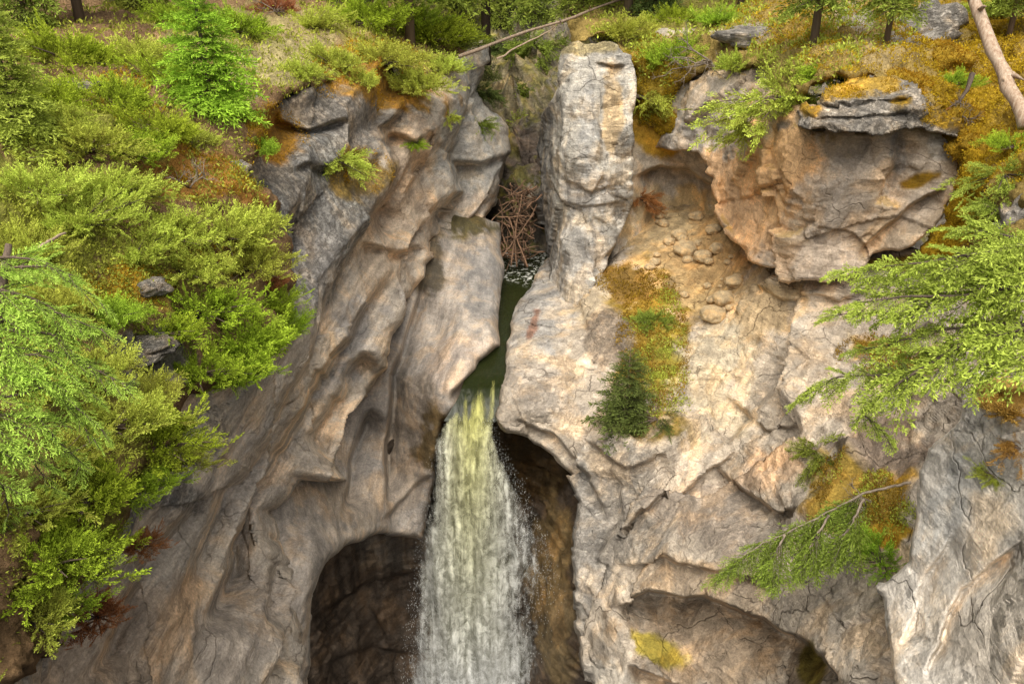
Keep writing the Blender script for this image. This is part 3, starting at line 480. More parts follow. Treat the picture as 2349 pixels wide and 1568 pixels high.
def shrub_geo(seed,flat=.5,nb=68,hang=0.):
    r=np.random.default_rng(seed);lv=LV();tb=TB()
    lob=[(r.uniform(0,2*math.pi),r.uniform(.3,1.7)) for _ in range(5)]
    for k in range(nb):
        az=r.uniform(0,2*math.pi);lo=1+.5*sum((f-1)*math.cos((az-a)) for a,f in lob);e=math.asin(r.random()**.9)*.98
        ln=max(.35,lo)*r.uniform(.45,1.25);dv=np.array([math.cos(az)*math.cos(e),math.sin(az)*math.cos(e),math.sin(e)*flat-hang*r.random()]);tip=dv*ln
        if k%3==0: tb.add([np.zeros(3),tip*.5+[0,0,.03],tip*.95],[.03,.018,.005],4)
        for q in range(4):
            f=.35+.65*(q+r.random())/4;o=tip*f+r.normal(size=3)*.06
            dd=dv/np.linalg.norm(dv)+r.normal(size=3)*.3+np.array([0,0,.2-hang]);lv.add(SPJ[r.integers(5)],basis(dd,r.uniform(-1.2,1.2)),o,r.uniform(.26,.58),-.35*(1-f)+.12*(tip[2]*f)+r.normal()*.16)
    return lv,tb
def tree_geo(seed,c0=.06,rad=.3,lev=22,per=7,sp=SPF,dr=.25,tr=.016):
    r=np.random.default_rng(seed);lv=LV();tb=TB();tb.add([(0,0,-.05),(0,0,.3),(.005,.003,.7),(0,0,1.)],[tr*1.15,tr,tr*.55,tr*.12],8)
    for k in range(lev):
        h=c0+(1-c0)*(k+.3*r.random())/lev;Lb=rad*(1-h)**.75+.025;n=per if h<.85 else 4
        for j in range(n):
            az=2*math.pi*(j+.5*(k%2)+r.normal()*.15)/n;L=Lb*r.uniform(.6,1.15);el=-dr+.9*h+r.normal()*.1
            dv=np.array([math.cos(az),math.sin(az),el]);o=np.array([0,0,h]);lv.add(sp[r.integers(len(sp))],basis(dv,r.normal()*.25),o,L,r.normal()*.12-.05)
            if j%2==0: tb.add([o,o+dv/np.linalg.norm(dv)*L*.6],[.004,.0015],3)
    return lv,tb
GEO={}
def geo(kind):
    if kind not in GEO:
        k,s=kind[0],int(kind[1])
        GEO[kind]={'j':lambda:shrub_geo(20+s,.33),'h':lambda:shrub_geo(40+s,.4,54,.55),'f':lambda:tree_geo(60+s,.04,.37,22,8),'s':lambda:tree_geo(80+s,.06,.26,22,7,SPF,.45),'b':lambda:tree_geo(85+s,.04,.5,14,8,SPF,.2),'t':lambda:tree_geo(90+s,.16,.17,30,6,SPF,.5,.012),'m':lambda:shrub_geo(30+s,.8,28)}[k]()
    return GEO[kind]
MC={}
def plant(name,kind,mat,loc,sc,label,cat,group=None,rz=None,rot=None):
    e=emp(name,loc,random.uniform(0,6.28) if rz is None else rz,sc,rot);tag(e,label,cat,group);tree=kind[0] in 'fstb'
    key=(kind,mat)
    if key not in MC:
        lv,tb=geo(kind);a=lv.mesh('crown' if tree else 'foliage',M[mat],e,7);b=tb.build('trunk' if tree else 'stem',BARK,e);MC[key]=(a.data,b.data)
    else:
        for nm,me in zip(('crown','trunk') if tree else ('foliage','stem'),MC[key]):
            o=bpy.data.objects.new(nm,me);COL.objects.link(o);o.parent=e
    return e
random.seed(5)
def shrub(p,kind,mat,px,py,size,label,name='juniper_shrub',cat='shrub',group=None,dy=.13,flat=1.):
    P,_=surf(p,px,py+size*dy);t=np.linalg.norm(P)/np.linalg.norm(ray(px,py));s=size*.54*t/F
    return plant(name,kind,mat,P-[0,0,.03*s],(s,s,s*flat),label,cat,group)
SH=[('A','j0','green',170,110,230,'green juniper mound below the dark trunks, upper left'),('A','j1','olive',330,120,150,'olive juniper left of the bright fir sapling, on the upper slope'),
('A','j2','green',250,215,200,'green juniper mound halfway between left edge fir and bright sapling'),('A','j3','green',370,300,190,'green juniper sprawling below left of the bright fir sapling'),
('A','j0','olive',200,330,210,'olive juniper spread in the middle of the left slope'),('A','j1','olive',90,420,200,'olive juniper against left edge below the pale fir'),
('A','j2','olive',300,420,170,'olive juniper left of the bare grey twigs'),('A','j3','olive',180,500,190,'yellowish juniper above the green herb patch'),('A','j0','olive',380,520,190,'olive juniper under the bare grey twigs'),
('A','j1','olive',520,520,230,'wide olive juniper spilling over the rim above cliff'),('A','j2','olive',610,500,110,'small olive juniper at the very edge beside dark cliff face'),
('A','j3','green',470,690,230,'dark green juniper, upper part of the big rim clump'),('A','j0','green',560,770,260,'large dark green juniper overhanging the cliff at mid left'),('A','j1','green',460,830,170,'dark green juniper at the foot of the big rim clump'),
('A','j2','green',660,730,120,'small green juniper tuft poking out furthest over the chasm'),('A','j3','olive',310,570,150,'olive juniper behind the orange mossy rock'),
('A','j0','green',340,1010,200,'green juniper on the lower rim above the black-streaked rock'),('A','j1','olive',390,1060,130,'small olive juniper tuft hanging off the lower rim'),('A','j2','olive',240,960,200,'olive juniper behind the foreground fir branches'),
('A','j3','green',180,1120,240,'bushy green juniper low on the left rim'),('A','j0','green',90,1260,260,'largest green juniper in the lower left corner'),('A','j1','green',210,1260,170,'green juniper right of the largest corner one'),('A','j2','olive',60,1400,200,'olive juniper filling the bottom left corner'),
('A','j3','olive',60,1150,200,'olive juniper at left edge below the foreground fir'),
('A','j0','olive',760,130,140,'olive shrub on the dry upper rim right of the sapling'),('A','j1','olive',870,130,150,'olive shrub draped over the mossy upper rim'),('A','j2','olive',960,190,130,'olive shrub drooping from the rim toward the slot'),
('B','h0','olive',1020,262,60,'tiny olive tuft growing on the wall below the upper rim','plant_tuft'),('B','h1','green',930,325,55,'tiny green tuft on the brown rock knob','plant_tuft'),('B','h2','olive',770,350,130,'straggly shrub clinging to the dark lichen-covered cliff','hanging_shrub'),
('A','j3','lime',590,335,110,'bright green juniper sprig at the corner of the rim below the sapling'),('A','j1','green',850,40,170,'feathery green juniper near the leaning upper trunk'),('A','j2','green',980,70,150,'green shrub right of the dark upright trunk'),('A','j0','mid',1050,90,110,'dark shrub at the top of the slot, left side'),
('A','j3','olive',720,50,110,'yellowish shrub on the bare brown upper slope'),('A','j1','rust',640,15,90,'reddish shrub at the top edge'),('A','j2','green',80,200,180,'green shrub at left edge behind the pale fir'),
('A','j3','green',400,170,150,'green juniper tucked against the left side of the sapling'),('A','j0','olive',120,270,170,'olive juniper right of the pale left edge fir'),('A','j1','green',300,340,160,'green juniper filling the middle slope under the flat pale stone'),('A','j2','olive',440,300,120,'olive juniper at the foot of the sapling'),
('A','j1','olive',230,430,180,'olive juniper in the centre of the yellowish thicket'),('A','j0','olive',60,560,180,'yellow juniper at left edge above the near fir'),('A','j2','olive',420,600,170,'yellow-green juniper above the big rim clump'),
('A','j1','olive',560,600,150,'olive juniper on the rim above the dark overhanging one'),('A','j3','green',380,740,170,'green juniper right of the orange mossy rock'),('A','j2','green',520,860,130,'low green juniper tips under the overhanging clump'),('A','j0','olive',130,700,190,'herb-like green shrub behind the near fir top'),
('A','j1','olive',200,830,190,'olive shrub left of the grey cracked rock'),('A','j3','olive',60,900,190,'olive shrub at left edge behind the near fir'),('A','j2','green',290,1120,150,'green juniper on the lower rim beside the rust sprig'),('A','j1','green',130,1390,150,'green juniper above the rust-brown dead one'),('A','j1','lime',250,720,150,'bright green shrub between near fir and the mossy rock'),('A','j2','olive',330,900,140,'olive shrub under the grey cracked rock'),('A','j0','green',640,680,120,'green juniper tips between the rust sprig and the overhanging clump'),('A','j3','olive',120,1040,170,'olive shrub glimpsed behind the lower fir branches'),
('A','j0','green',550,60,150,'green shrub right behind the sapling top'),('A','j2','olive',690,160,110,'olive shrub at the dry rim edge above the dark cliff'),('A','j3','olive',820,180,110,'small olive shrub hanging over the orange mossy rim'),('A','j0','green',920,40,140,'green shrub at the base of the straight dark trunk'),('A','j1','olive',1010,150,120,'olive shrub at the rim corner near the slot'),('A','j2','green',430,40,140,'green shrub at the top left of the sapling'),
('A','j0','rust',330,1240,90,'rust-red dead juniper sprig jutting from the lower rim','dead_shrub'),('A','j1','rust',220,1400,130,'rust-brown dead juniper in the lower left','dead_shrub'),('A','j2','rust',620,640,70,'small rust-brown dead sprig on the rim edge','dead_shrub'),
('I','h0','dark',1135,180,190,'dark shrub hanging in the shadow of the slot, left side','hanging_shrub'),('I','h1','mid',1210,190,170,'yellow-green shrub on the slot back wall','hanging_shrub'),('I','h2','mid',1240,110,150,'small shrub high in the slot beside the pillar','hanging_shrub'),('I','h0','olive',1180,250,100,'pale shrub lowest in the slot','hanging_shrub'),('I','h1','dark',1150,90,130,'dark shrub below the long bridging log','hanging_shrub'),('I','h2','dark',1200,60,150,'dark shrub at the top of the slot behind the log','hanging_shrub'),
('B','h0','dark',1128,190,110,'dark drooping shrub on the wall corner by the slot','hanging_shrub'),('B','h2','mid',1120,270,70,'mossy tuft on the wall corner by the slot','plant_tuft'),
('K','j0','lime',1530,115,150,'bright green fir-like bush behind the pillar top'),('K','h1','olive',1480,195,170,'olive shrub hanging in the cleft beside the pillar','hanging_shrub'),('K','j2','olive',1430,60,120,'yellowish shrub on top of the pillar head'),('K','j3','lime',1640,45,90,'bright green sprig above the white outcrop'),('K','j1','green',1560,30,120,'green shrub at the top edge right of the slot'),('K','j2','olive',1690,140,110,'olive shrub on the lip of the pale wall below the outcrop'),
('K','h0','olive',1800,190,230,'large olive shrub cascading over the right rim','hanging_shrub'),('F','h2','olive',1740,270,140,'lower tail of olive shrub trailing down the pale wall','hanging_shrub'),('K','h1','green',1880,130,130,'green shrub on the rim behind the layered ledge'),
('K','j0','lime',2180,180,90,'small bright bush beside the bleached trunk'),('K','h0','pale',2310,380,150,'pale green bush at the right edge below the bleached trunk'),('K','h1','pale',2300,460,120,'pale green bush at the right edge, lower of the two'),('K','j1','olive',2270,30,100,'olive shrub above the bleached trunk at top right'),('K','j2','green',2330,330,90,'green sprig under the foot of the bleached trunk'),
('E','j1','mid',1495,730,80,'tiny dark sapling on the golden moss mound','spruce_seedling','tree'),('E','h1','dark',1510,960,120,'dark drooping sprigs at the bottom of moss mound','hanging_shrub'),
('E','h2','mid',1900,1050,130,'dark green shrub in the gully above the fallen spruce','hanging_shrub'),('E','j2','lime',2015,1265,130,'leafy bright green bush below the fallen spruce'),('E','m0','dark',2110,880,120,'dark green bush in shade under the right spruce boughs'),
('L','j3','straw',2300,920,150,'orange dry grass tussock on the foreground rock','grass_tussock','grass'),('L','h0','straw',2330,1010,110,'hanging dry grass at the right edge','grass_tussock','grass'),('L','h1','olive',2270,1080,80,'sparse green and red sprigs on the foreground rock','plant_tuft'),
('H','h2','rust',1470,440,90,'brown twiggy dead shrub in the alcove mouth','dead_shrub')]
for a in SH: shrub(*a)
def tree(p,kind,mat,px,py,hpx,label,name='spruce_tree'):
    P,_=surf(p,px,py);t=np.linalg.norm(P)/np.linalg.norm(ray(px,py));s=hpx*t/F
    return plant(name,kind,mat,P,s,label,'tree')
tree('A','f0','lime',488,262,340,'bright green young fir standing on the left rim','fir_tree')
tree('A','f1','pale',45,330,330,'pale green young fir at the left edge','fir_tree')
tree('E','b0','dark',1440,975,190,'bushy dark spruce growing beside the golden moss mound')
for i,(p,k,px,py,h,lb) in enumerate([('A','t0',185,52,900,'dark conifer trunk in the upper left corner'),('A','t1',941,96,900,'straight dark conifer trunk left of the slot top'),('A','t0',1112,112,800,'slim dark conifer beside the slot top'),('K','t1',1440,38,800,'slim conifer behind the pillar'),('K','t0',1858,108,700,'slim conifer on the mossy rim above the olive shrub'),('K','t1',2030,100,500,'thin conifer behind the layered ledge'),('A','t1',620,-20,700,'conifer at the top edge right of the sapling'),('A','s1',330,20,420,'bushy spruce at the top edge left of the sapling'),('A','s0',60,60,420,'spruce in the extreme upper left corner'),('A','s1',780,0,350,'spruce at top edge above the dry slope'),('A','s0',1020,10,330,'spruce at top edge left of the slot'),('K','s1',1340,20,350,'spruce at top edge right of the slot'),('K','s0',1500,30,330,'spruce at the top behind the pillar'),('K','t0',1700,10,600,'conifer at the top above the white outcrop'),('K','t1',2310,90,500,'thin conifer near the upper right corner'),('I','s1',1180,30,260,'distant spruce framed in the top of the slot'),('I','s0',1230,60,260,'distant spruce right of the one framed in the slot'),('I','s1',1120,60,240,'distant dark spruce left inside the slot top')]):
    tree(p,k,'mid' if i%3 else 'dark',px,py,h,lb)
def bough(name,lines,mat,label,cat,wood=BARK,sp=SPS,slen=.5,gap=.1,r0=.03,droop=.15,seed=1,bare=0.,trunk=None,rollv=.5):
    r=np.random.default_rng(seed);base=np.array(lines[0][0]);e=emp(name,base);tag(e,label,cat);lv=LV();tb=TB()
    for ln in lines:
        ln=np.array(ln)-base;Ls=np.linalg.norm(np.diff(ln,axis=0),axis=1);T=Ls.sum();cum=np.concatenate([[0],np.cumsum(Ls)])
        n=max(4,int(T/gap));ts=np.linspace(0,T,n);pp=np.stack([np.interp(ts,cum,ln[:,k]) for k in range(3)],1);pp+=np.cumsum(r.normal(size=pp.shape)*.008,0)
        tb.add(pp,np.linspace(r0,r0*.2,n),5)
        for k in range(n):
            f=k/(n-1)
            if f<bare: continue
            t=pp[min(k+1,n-1)]-pp[max(k-1,0)];t/=np.linalg.norm(t)
            for sd in (-1,1):
                y=np.cross((0,0,1),t);y/=np.linalg.norm(y)+1e-9
                dd=t*.75+sd*y*r.uniform(.4,.9)+np.array([0,0,r.normal()*.3-droop]);L=slen*(1.05-.6*f)*r.uniform(.5,1.15)
                if r.random()<.1: continue
                lv.add(sp[r.integers(len(sp))],basis(dd,r.normal()*rollv),pp[k],L,r.normal()*.15)
                tb.add([pp[k],pp[k]+dd/np.linalg.norm(dd)*L*.8-np.array([0,0,.1*L])],[.005,.0015],3)
        lv.add(sp[0],basis(t,0),pp[-1],slen*.5,.1)
    lv.mesh('foliage',M[mat],e,3);tb.build('branch',wood,e)
    if trunk is not None:
        q=TB();q.add([np.array(p)-base for p in trunk[0]],trunk[1],9);q.build('trunk',wood,e)
    return e
def L3(*a): return [pt(*q) for q in a]
bough('spruce_bough',[L3((2460,540,6.2),(2300,560,6.4),(2130,600,6.7),(1950,625,7.)),L3((2460,640,6),(2250,680,6.3),(2080,720,6.6),(1930,720,6.9)),L3((2460,720,5.9),(2240,770,6.2),(2060,850,6.4),(1900,860,6.7),(1830,905,6.9)),L3((2240,770,6.2),(2080,870,6.2),(1960,960,6.4),(2010,1005,6.4)),L3((2460,590,6.5),(2300,530,6.7),(2200,520,6.9)),L3((2460,800,5.7),(2300,830,5.9),(2180,870,6.)),L3((2250,680,6.3),(2100,670,6.5),(1980,690,6.6)),L3((2460,690,6.3),(2200,640,6.6),(2020,650,7.)),L3((2460,760,6.1),(2280,740,6.3),(2120,760,6.5),(1990,790,6.7)),L3((2460,610,6.1),(2330,620,6.3),(2200,590,6.6))],
 'pale','bright spruce boughs reaching in from the right edge','tree',slen=.53,gap=.088,r0=.02,droop=.12,seed=3,bare=.08,trunk=(L3((2520,1200,5.6),(2500,300,6.2)),[.14,.1]))
ln=[]
rr=np.random.default_rng(8)
for k in range(16):
    f=k/15;y0=590+f*480;ex=50+230*math.sin(math.pi*min(1,.2+f*.8))**.9*(.6+.55*rr.random());ln.append(L3((-40-10*f,y0,4.7-.5*f),(ex*.5,y0+25+rr.normal()*18,4.75-.4*f),(ex,y0+80+rr.normal()*35,4.8-.3*f)))
bough('fir_tree',ln,'pale','tall pale fir in the near left foreground','tree',sp=SPN,slen=.34,gap=.065,r0=.012,droop=.12,seed=5,bare=.0,trunk=(L3((-60,1500,3.7),(-20,800,4.5),(20,560,4.9)),[.07,.05,.02]))
bough('fallen_spruce',[L3((2090,1105,9.3),(1980,1140,9.5),(1850,1200,9.7),(1740,1262,9.8),(1690,1300,9.8),(1655,1330,9.8)),L3((1900,1180,9.5),(1860,1240,9.4),(1840,1300,9.3)),L3((1980,1145,9.4),(1940,1220,9.2),(1900,1280,9.2)),L3((1800,1225,9.7),(1770,1270,9.6),(1760,1320,9.5))],'mid','toppled small spruce hanging below the right gully','tree',wood=TWIG,sp=SPN,slen=.85,gap=.045,r0=.022,droop=1.,seed=6,bare=.2)
bough('dead_branch',[L3((2230,170,17),(2215,220,16.6),(2180,245,16.2))],'rust','bent dark branch stub below the bleached trunk','branch',slen=.2,gap=.3,r0=.06,seed=7,bare=.8)
# logs
def log(name,a,b,r1,r2,mat,label,cat,knots=0,seed=0):
    a=np.array(a);b=np.array(b);r=np.random.default_rng(seed);n=12;t=np.linspace(0,1,n)[:,None];pp=(b-a)*t;L=np.linalg.norm(b-a);pp+=np.concatenate([np.zeros((1,3)),np.cumsum(r.normal(size=(n-1,3))*L*.006,0)])
    e=emp(name,a);tag(e,label,cat);q=TB();q.add(pp,np.linspace(r1,r2,n)*r.uniform(.85,1.15,n),9);q.build('trunk',mat,e)
    for k in range(knots):
        i=r.integers(2,n-1);w=TB();d=r.normal(size=3);d[2]=abs(d[2])*.6;d/=np.linalg.norm(d);L2=r.uniform(.2,.7)*(1-i/n*.4)
        w.add([pp[i],pp[i]+d*L2*.6,pp[i]+d*L2+[0,0,-.05]],[r2*.6,r2*.4,r2*.1],4);w.build('branch_stub',mat,e)
    return e
log('fallen_log',pt(1052,130,25.5),pt(1460,0,30),.055,.035,BLEACH,'long pale fallen log bridging the top of the slot','log',2,1)
log('fallen_log',pt(1140,135,27),pt(1310,55,31),.03,.015,BLEACH,'thin pale pole just below the long bridging log','log',1,2)
log('dead_tree',pt(2350,292,14.6),pt(2205,-30,17),.13,.1,BLEACH,'bleached barkless trunk leaning in the upper right corner','tree',5,3)
log('fallen_log',pt(90,570,6.9),pt(150,530,7.6),.018,.012,BLEACH,'short pale stick lying among herbs near left edge','log',0,4)
def twigs(p,px,py,size,label,seed,mat=TWIG):
    P,n=surf(p,px,py);t=np.linalg.norm(P);s=size*t/F/1.05;r=np.random.default_rng(seed);e=emp('bare_twigs',P);tag(e,label,'branch')
    q=TB()
    def grow(o,d,L,rad,dep):
        m=o+d*L*.5+r.normal(size=3)*L*.06;en=o+d*L+r.normal(size=3)*L*.1;q.add([o,m,en],[rad,rad*.8,rad*.5],4)
        if dep:
            for k in range(3):
                f=r.uniform(.4,1);dd=d+r.normal(size=3)*.6;dd/=np.linalg.norm(dd);grow(o+(en-o)*f,dd,L*.6,rad*.55,dep-1)
    for k in range(5):
        d=r.normal(size=3);d+=np.asarray(n)*.8;d/=np.linalg.norm(d);grow(np.zeros(3),d,s*.35,.012*s+.004,3)
    q.build('branch',mat,e)
twigs('A',440,425,130,'bare bleached twigs lying on the orange soil',1);twigs('K',1640,150,170,'bare grey twiggy bush on the rim above the recess',2);twigs('K',2200,280,90,'bare twigs beneath the bleached trunk',3);twigs('E',1970,1150,140,'tangle of bare twigs at the root of fallen spruce',4);twigs('A',640,40,110,'bare twigs on the dry upper slope',6);twigs('E',2060,860,120,'bare dead twigs below the right spruce boughs',7)
# log jam
rr=np.random.default_rng(3);protos=[]
for k in range(5):
    pp=np.stack([np.cumsum(rr.normal(size=7)*.03),np.cumsum(rr.normal(size=7)*.03),np.linspace(-.5,.5,7)],1);q=TB();q.add(pp,np.linspace(.045,.026,7)*rr.uniform(.8,1.2,7),7)
    if k%2: q.add([pp[3],pp[3]+[.1,.03,.08]],[.018,.008],5)
    protos.append(q)
pm=[]
for k in range(130):
    v=rr.random();py=430+v*165;cx=1186-8*v;px=cx+rr.normal()*(24+4*v);px=min(max(px,1150),1226-8*v);Yv=27.6-1.2*v+rr.uniform(-.2,.6)
    loc=pt(px,py,Yv);L=rr.uniform(.3,1.1)
    if k<5: o=protos[k].build('driftwood_log',DRIFT);pm.append(o.data)
    else: o=bpy.data.objects.new('driftwood_log',pm[k%5]);COL.objects.link(o)
    tk=rr.uniform(.3,.85);o.location=loc;o.scale=(tk,tk,L);o.rotation_euler=(rr.normal()*.9,rr.normal()*.9,rr.uniform(0,6.3))
    tag(o,'weathered brown driftwood piece wedged in the log jam above stream','log','driftwood wedged in the slot')
for k,(a,b,lb) in enumerate([((1172,610,26.0),(1196,440,27),'upright pale driftwood pole in front of the jam'),((1210,612,25.9),(1165,500,26.8),'slanting driftwood pole crossing the jam front'),((1150,590,26),(1226,490,26.8),'long driftwood log slanting up to the pillar'),((1185,612,25.9),(1178,520,26.3),'short upright driftwood stake at the water')]):
    log('driftwood_pole',pt(*a),pt(*b),.03,.02,DRIFT,lb,'log',1,20+k)
# boulders
def boulder_mesh(seed,fl=.7,amp=.18,sub=4,ang=.1):
    bm=bmesh.new();bmesh.ops.create_icosphere(bm,subdivisions=sub,radius=1);V=np.array([v.co for v in bm.verts]);Fc=np.array([[v.index for v in f.verts] for f in bm.faces]);bm.free()
    r=1+amp*fbm(V*.9+seed*5.1,4,seed)+ang*facet(V*1.2+seed*3,seed);V=V*r[:,None];V[:,2]*=fl;return V,Fc
STONE=rock_mat('boulder_stone',.9,.4,.2,.3,None,(1.6,1.6,.16),.4,.2)
def boulder(name,loc,sz,seed,col,mat,label,cat,group=None,fl=.7,amp=.18,lich=0.,rot=None,ang=.1):
    V,Fc=boulder_mesh(seed,fl,amp,4,ang);nz=fbm(V*1.5+seed,4,3);C=np.zeros(V.shape)+np.array(col);C*=(1+.25*nz)[:,None]
    o=mk(name,V,Fc,mat,None,{'lich':np.full(len(V),lich)},{'Col':C},smooth=True);o.location=loc;o.scale=sz if not np.isscalar(sz) else (sz,)*3;o.rotation_euler=rot or (0,0,seed*1.7);tag(o,label,cat,group);return o
BL=[(1574,583,26,'largest rounded tan boulder in the middle of the sandy slope'),(1558,545,18,'rounded boulder just above the largest tan one'),(1618,600,21,'tall rounded boulder right of the largest tan one'),(1650,578,17,'rounded boulder under the orange wall edge'),(1640,530,18,'rounded boulder near the alcove top right'),(1600,500,16,'boulder half buried at the top of the sand'),(1506,590,9,'small stone alone on the left of the sand'),(1668,690,26,'pale boulder low on the right of the sand'),(1645,740,28,'flat pale boulder lowest on the sandy slope'),(1690,650,20,'boulder tucked under the overhanging block')]
for i,(x,y,s,lb) in enumerate(BL):
    P,n=surf('E',x,y);t=np.linalg.norm(P);boulder('boulder',P+n*.4*s*t/F,s*t/F,i+1,(.42,.32,.19),STONE,lb,'boulder')
rr=np.random.default_rng(6)
for i in range(26):
    x=rr.uniform(1490,1700);y=490+(x-1490)*.7+rr.uniform(-40,130);y=min(y,770)
    P,n=surf('E',x,y);t=np.linalg.norm(P);s=rr.uniform(4,14);boulder('boulder',P+n*.35*s*t/F,s*t/F,i+20,(.42,.32,.19),STONE,'small rounded tan stone half sunk in the sandy slope','boulder','small stones on the sandy slope')
MB=[(2090,190,50,'golden moss cushion behind the layered ledge'),(2140,210,50,'golden moss cushion right of the layered ledge'),(2165,130,46,'golden moss cushion under the grey outcrop'),(2215,270,55,'golden moss cushion below the bleached trunk'),(2190,50,40,'moss-topped hump near the upper right corner'),(2290,60,50,'mossy hump at the top right'),(2240,310,45,'small moss cushion at the rim end'),(1520,275,35,'moss clump in the cleft beside pillar')]
for i,(x,y,s,lb) in enumerate(MB):
    P,n=surf('K',x,y);t=np.linalg.norm(P);o=boulder('moss_cushion',P-n*.3*s*t/F,s*t/F,i+60,(.42,.27,.03),GROUND,lb,'moss',None,.7,.4)
    r=np.random.default_rng(i+300);lv=LV();Vv=np.array([v.co for v in o.data.vertices]);nn=Vv/np.linalg.norm(Vv,axis=1,keepdims=True);ix=r.integers(0,len(Vv),5000);lv.raw(Vv[ix]+r.normal(size=(5000,3))*.03,nn[ix]+r.normal(size=(5000,3))*.6,r.uniform(.05,.12,5000),np.full(5000,.02),np.clip(.5+.4*fbm(Vv[ix]*3,3,i)+r.normal(size=5000)*.25,0,1));lv.mesh('fronds',M['gold'],o,i)
for i,(p,x,y,sx,sz,lb,lc) in enumerate([('K',1725,78,75,22,'white flat outcrop on the right rim',.35),('K',2130,60,75,50,'dark lichen-covered outcrop near the upper right corner',.8),('A',335,660,45,20,'grey rock topped by orange moss on the left slope',.7),('A',555,380,28,18,'pale grey stone at the rim edge below bright sprig',.1),('A',320,800,75,26,'grey cracked rock under the dark juniper clump',.8),('A',180,205,50,14,'flat pale stone on the soil at upper left',.3),('K',2325,500,50,40,'grey speckled rock at the right edge behind boughs',.4)]):
    P,n=surf(p,x,y);t=np.linalg.norm(P)/F;boulder('rock_outcrop',P-n*.4*sz*t,(sx*t,sx*t*.8,sz*t),i+80,(.36,.325,.28),ROCK,lb,'rock',None,1.,.25,lc,(0,0,.2*i),.5)
# ---------------- scattered small growth (uncountable)
def scatter(name,p,n,mat,regions,hl,seed,label,cat,kids=7,dens=None,wl=.16,nup=.35):
    r=np.random.default_rng(seed);x0,y0,s,P,nm,ins=PA[p];lv=LV();X=[]
    tot=sum(a[2]*a[3] for a in regions)
    for cx,cy,rx,ry in regions:
        k=int(n*rx*ry/tot);a=r.uniform(0,6.283,k);q=np.sqrt(r.random(k));X.append(np.stack([cx+rx*q*np.cos(a),cy+ry*q*np.sin(a)],1))
    X=np.concatenate(X);i=np.round((X[:,1]-y0)/s).astype(int);j=np.round((X[:,0]-x0)/s).astype(int);ok=(i>=0)&(j>=0)&(i<P.shape[0])&(j<P.shape[1]);i,j=i[ok],j[ok];ok=ins[i,j];i,j=i[ok],j[ok]
    B=P[i,j];Nn=nm[i,j];ok=Nn[:,2]>nup-.4;B,Nn=B[ok],Nn[ok]
    c=fbm(B*1.3,3,seed);ok=c>(-.15 if dens is None else dens);B,Nn,c=B[ok],Nn[ok],c[ok]
    t=np.linalg.norm(B,axis=1)/F
    for k in range(kids):
        m=len(B);d=Nn*.5+np.array([0,0,.4])+r.normal(size=(m,3))*.7;l=hl*t*r.uniform(.5,1.3,m);lv.raw(B+r.normal(size=(m,3))*(hl*.7*t)[:,None],d,l,l*wl,np.clip(.5+.5*c+r.normal(size=m)*.25,0,1))
    o=lv.mesh(name,M[mat],None,seed);struct(o,label,cat,'stuff');return o
scatter('ground_cover','A',12000,'grass',[(250,350,380,330),(150,700,200,250),(650,110,250,110),(950,130,150,100),(150,1150,200,350),(900,30,220,70)],8,1,'low herbs and grass between the junipers on left slope','ground cover',8,-.2,wl=.2)
scatter('moss','A',5000,'gold',[(450,400,150,60),(290,650,110,50),(620,300,60,60),(850,150,130,60),(300,230,120,60),(500,580,120,50)],5,8,'orange moss patches between the junipers on left slope','moss',7,-.2,wl=.25)
scatter('moss','K',16000,'gold',[(2200,250,170,260),(2250,60,200,130),(1950,90,170,80),(1500,190,80,120),(1750,60,120,60),(2190,470,80,150)],4.2,2,'golden moss carpet on the right rim','moss',7,-.45,wl=.28,nup=0)
scatter('moss','J',1500,'gold',[(1960,190,140,35),(2150,255,50,25)],4,9,'golden moss on top of the layered ledge','moss',7,-.3,nup=.2,wl=.25)
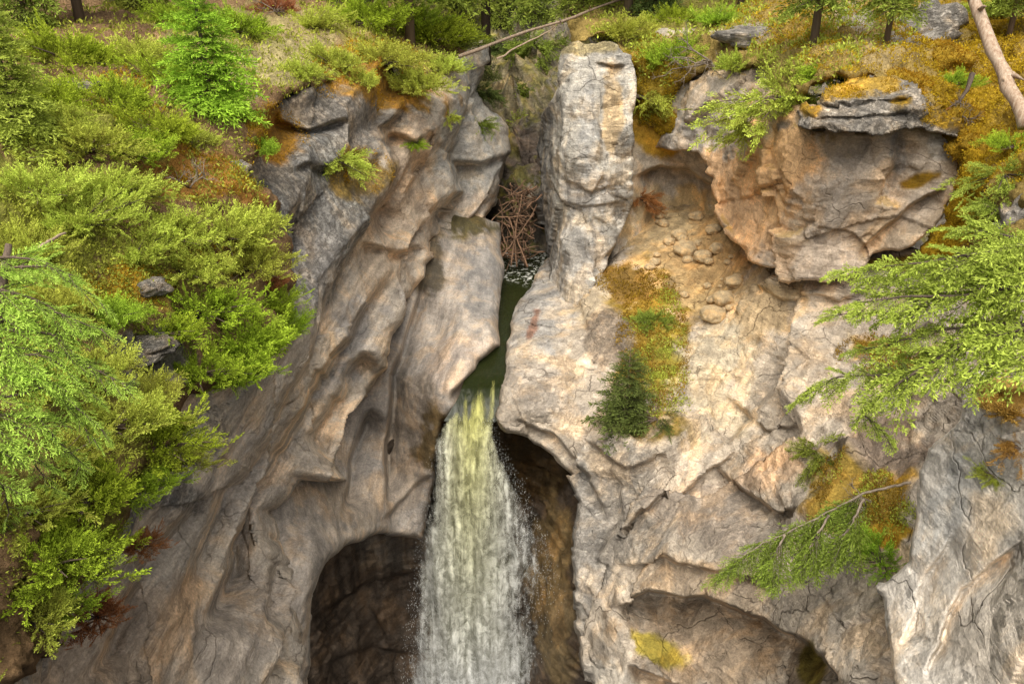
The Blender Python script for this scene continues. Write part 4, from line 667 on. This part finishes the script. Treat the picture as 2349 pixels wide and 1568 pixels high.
scatter('moss','E',4500,'umber',[(1500,790,80,170),(1430,650,70,40),(2030,820,110,50),(1970,1130,90,60)],4.5,3,'golden moss and dry grass mound on the right slope','moss',7,-.35,nup=-.2,wl=.25)
scatter('undergrowth','E',2800,'grass',[(1510,760,60,120),(1530,900,50,100),(2000,1150,80,80)],6,6,'short green grass growing through the moss mound','ground cover',6,-.1,wl=.16,nup=-.2)
scatter('undergrowth','K',4500,'grass',[(1550,40,220,80),(1850,110,130,80),(1480,180,60,100),(1790,200,90,80),(1980,70,120,60)],8,4,'low green plants along the right rim','ground cover',7,0,wl=.2)
scatter('moss','B',1800,'gold',[(840,180,160,60),(640,310,60,60),(820,390,60,60)],5,5,'rusty moss clinging below the left rim','moss',7,-.1,nup=0)
# ---------------- camera, light
cam=bpy.data.cameras.new('camera');co=bpy.data.objects.new('camera',cam);COL.objects.link(co);co.rotation_euler=(math.pi/2-PT,0,0);cam.sensor_width=36;cam.lens=36*F/W;cam.clip_end=2000;S.camera=co
w=bpy.data.worlds.new('World');S.world=w;w.use_nodes=True;nt=w.node_tree;bg=nt.nodes['Background'];sk=nt.nodes.new('ShaderNodeTexSky');sk.sky_type='NISHITA';sk.sun_disc=False
EL,AZ=math.radians(60),math.radians(190)
sk.sun_elevation=EL;sk.sun_rotation=AZ;sk.dust_density=5;sk.ozone_density=.5
hs=nt.nodes.new('ShaderNodeHueSaturation');hs.inputs['Saturation'].default_value=.2;nt.links.new(sk.outputs[0],hs.inputs['Color']);nt.links.new(hs.outputs[0],bg.inputs[0]);bg.inputs[1].default_value=.15
sl=bpy.data.lights.new('sun','SUN');sl.energy=5.;sl.angle=math.radians(64);sl.color=(1,.925,.795);so=bpy.data.objects.new('sun',sl);COL.objects.link(so)
dv=Vector((math.sin(AZ)*math.cos(EL),math.cos(AZ)*math.cos(EL),math.sin(EL)));so.rotation_euler=dv.to_track_quat('Z','Y').to_euler()
S.view_settings.view_transform='Standard';S.view_settings.look='None';S.view_settings.exposure=0
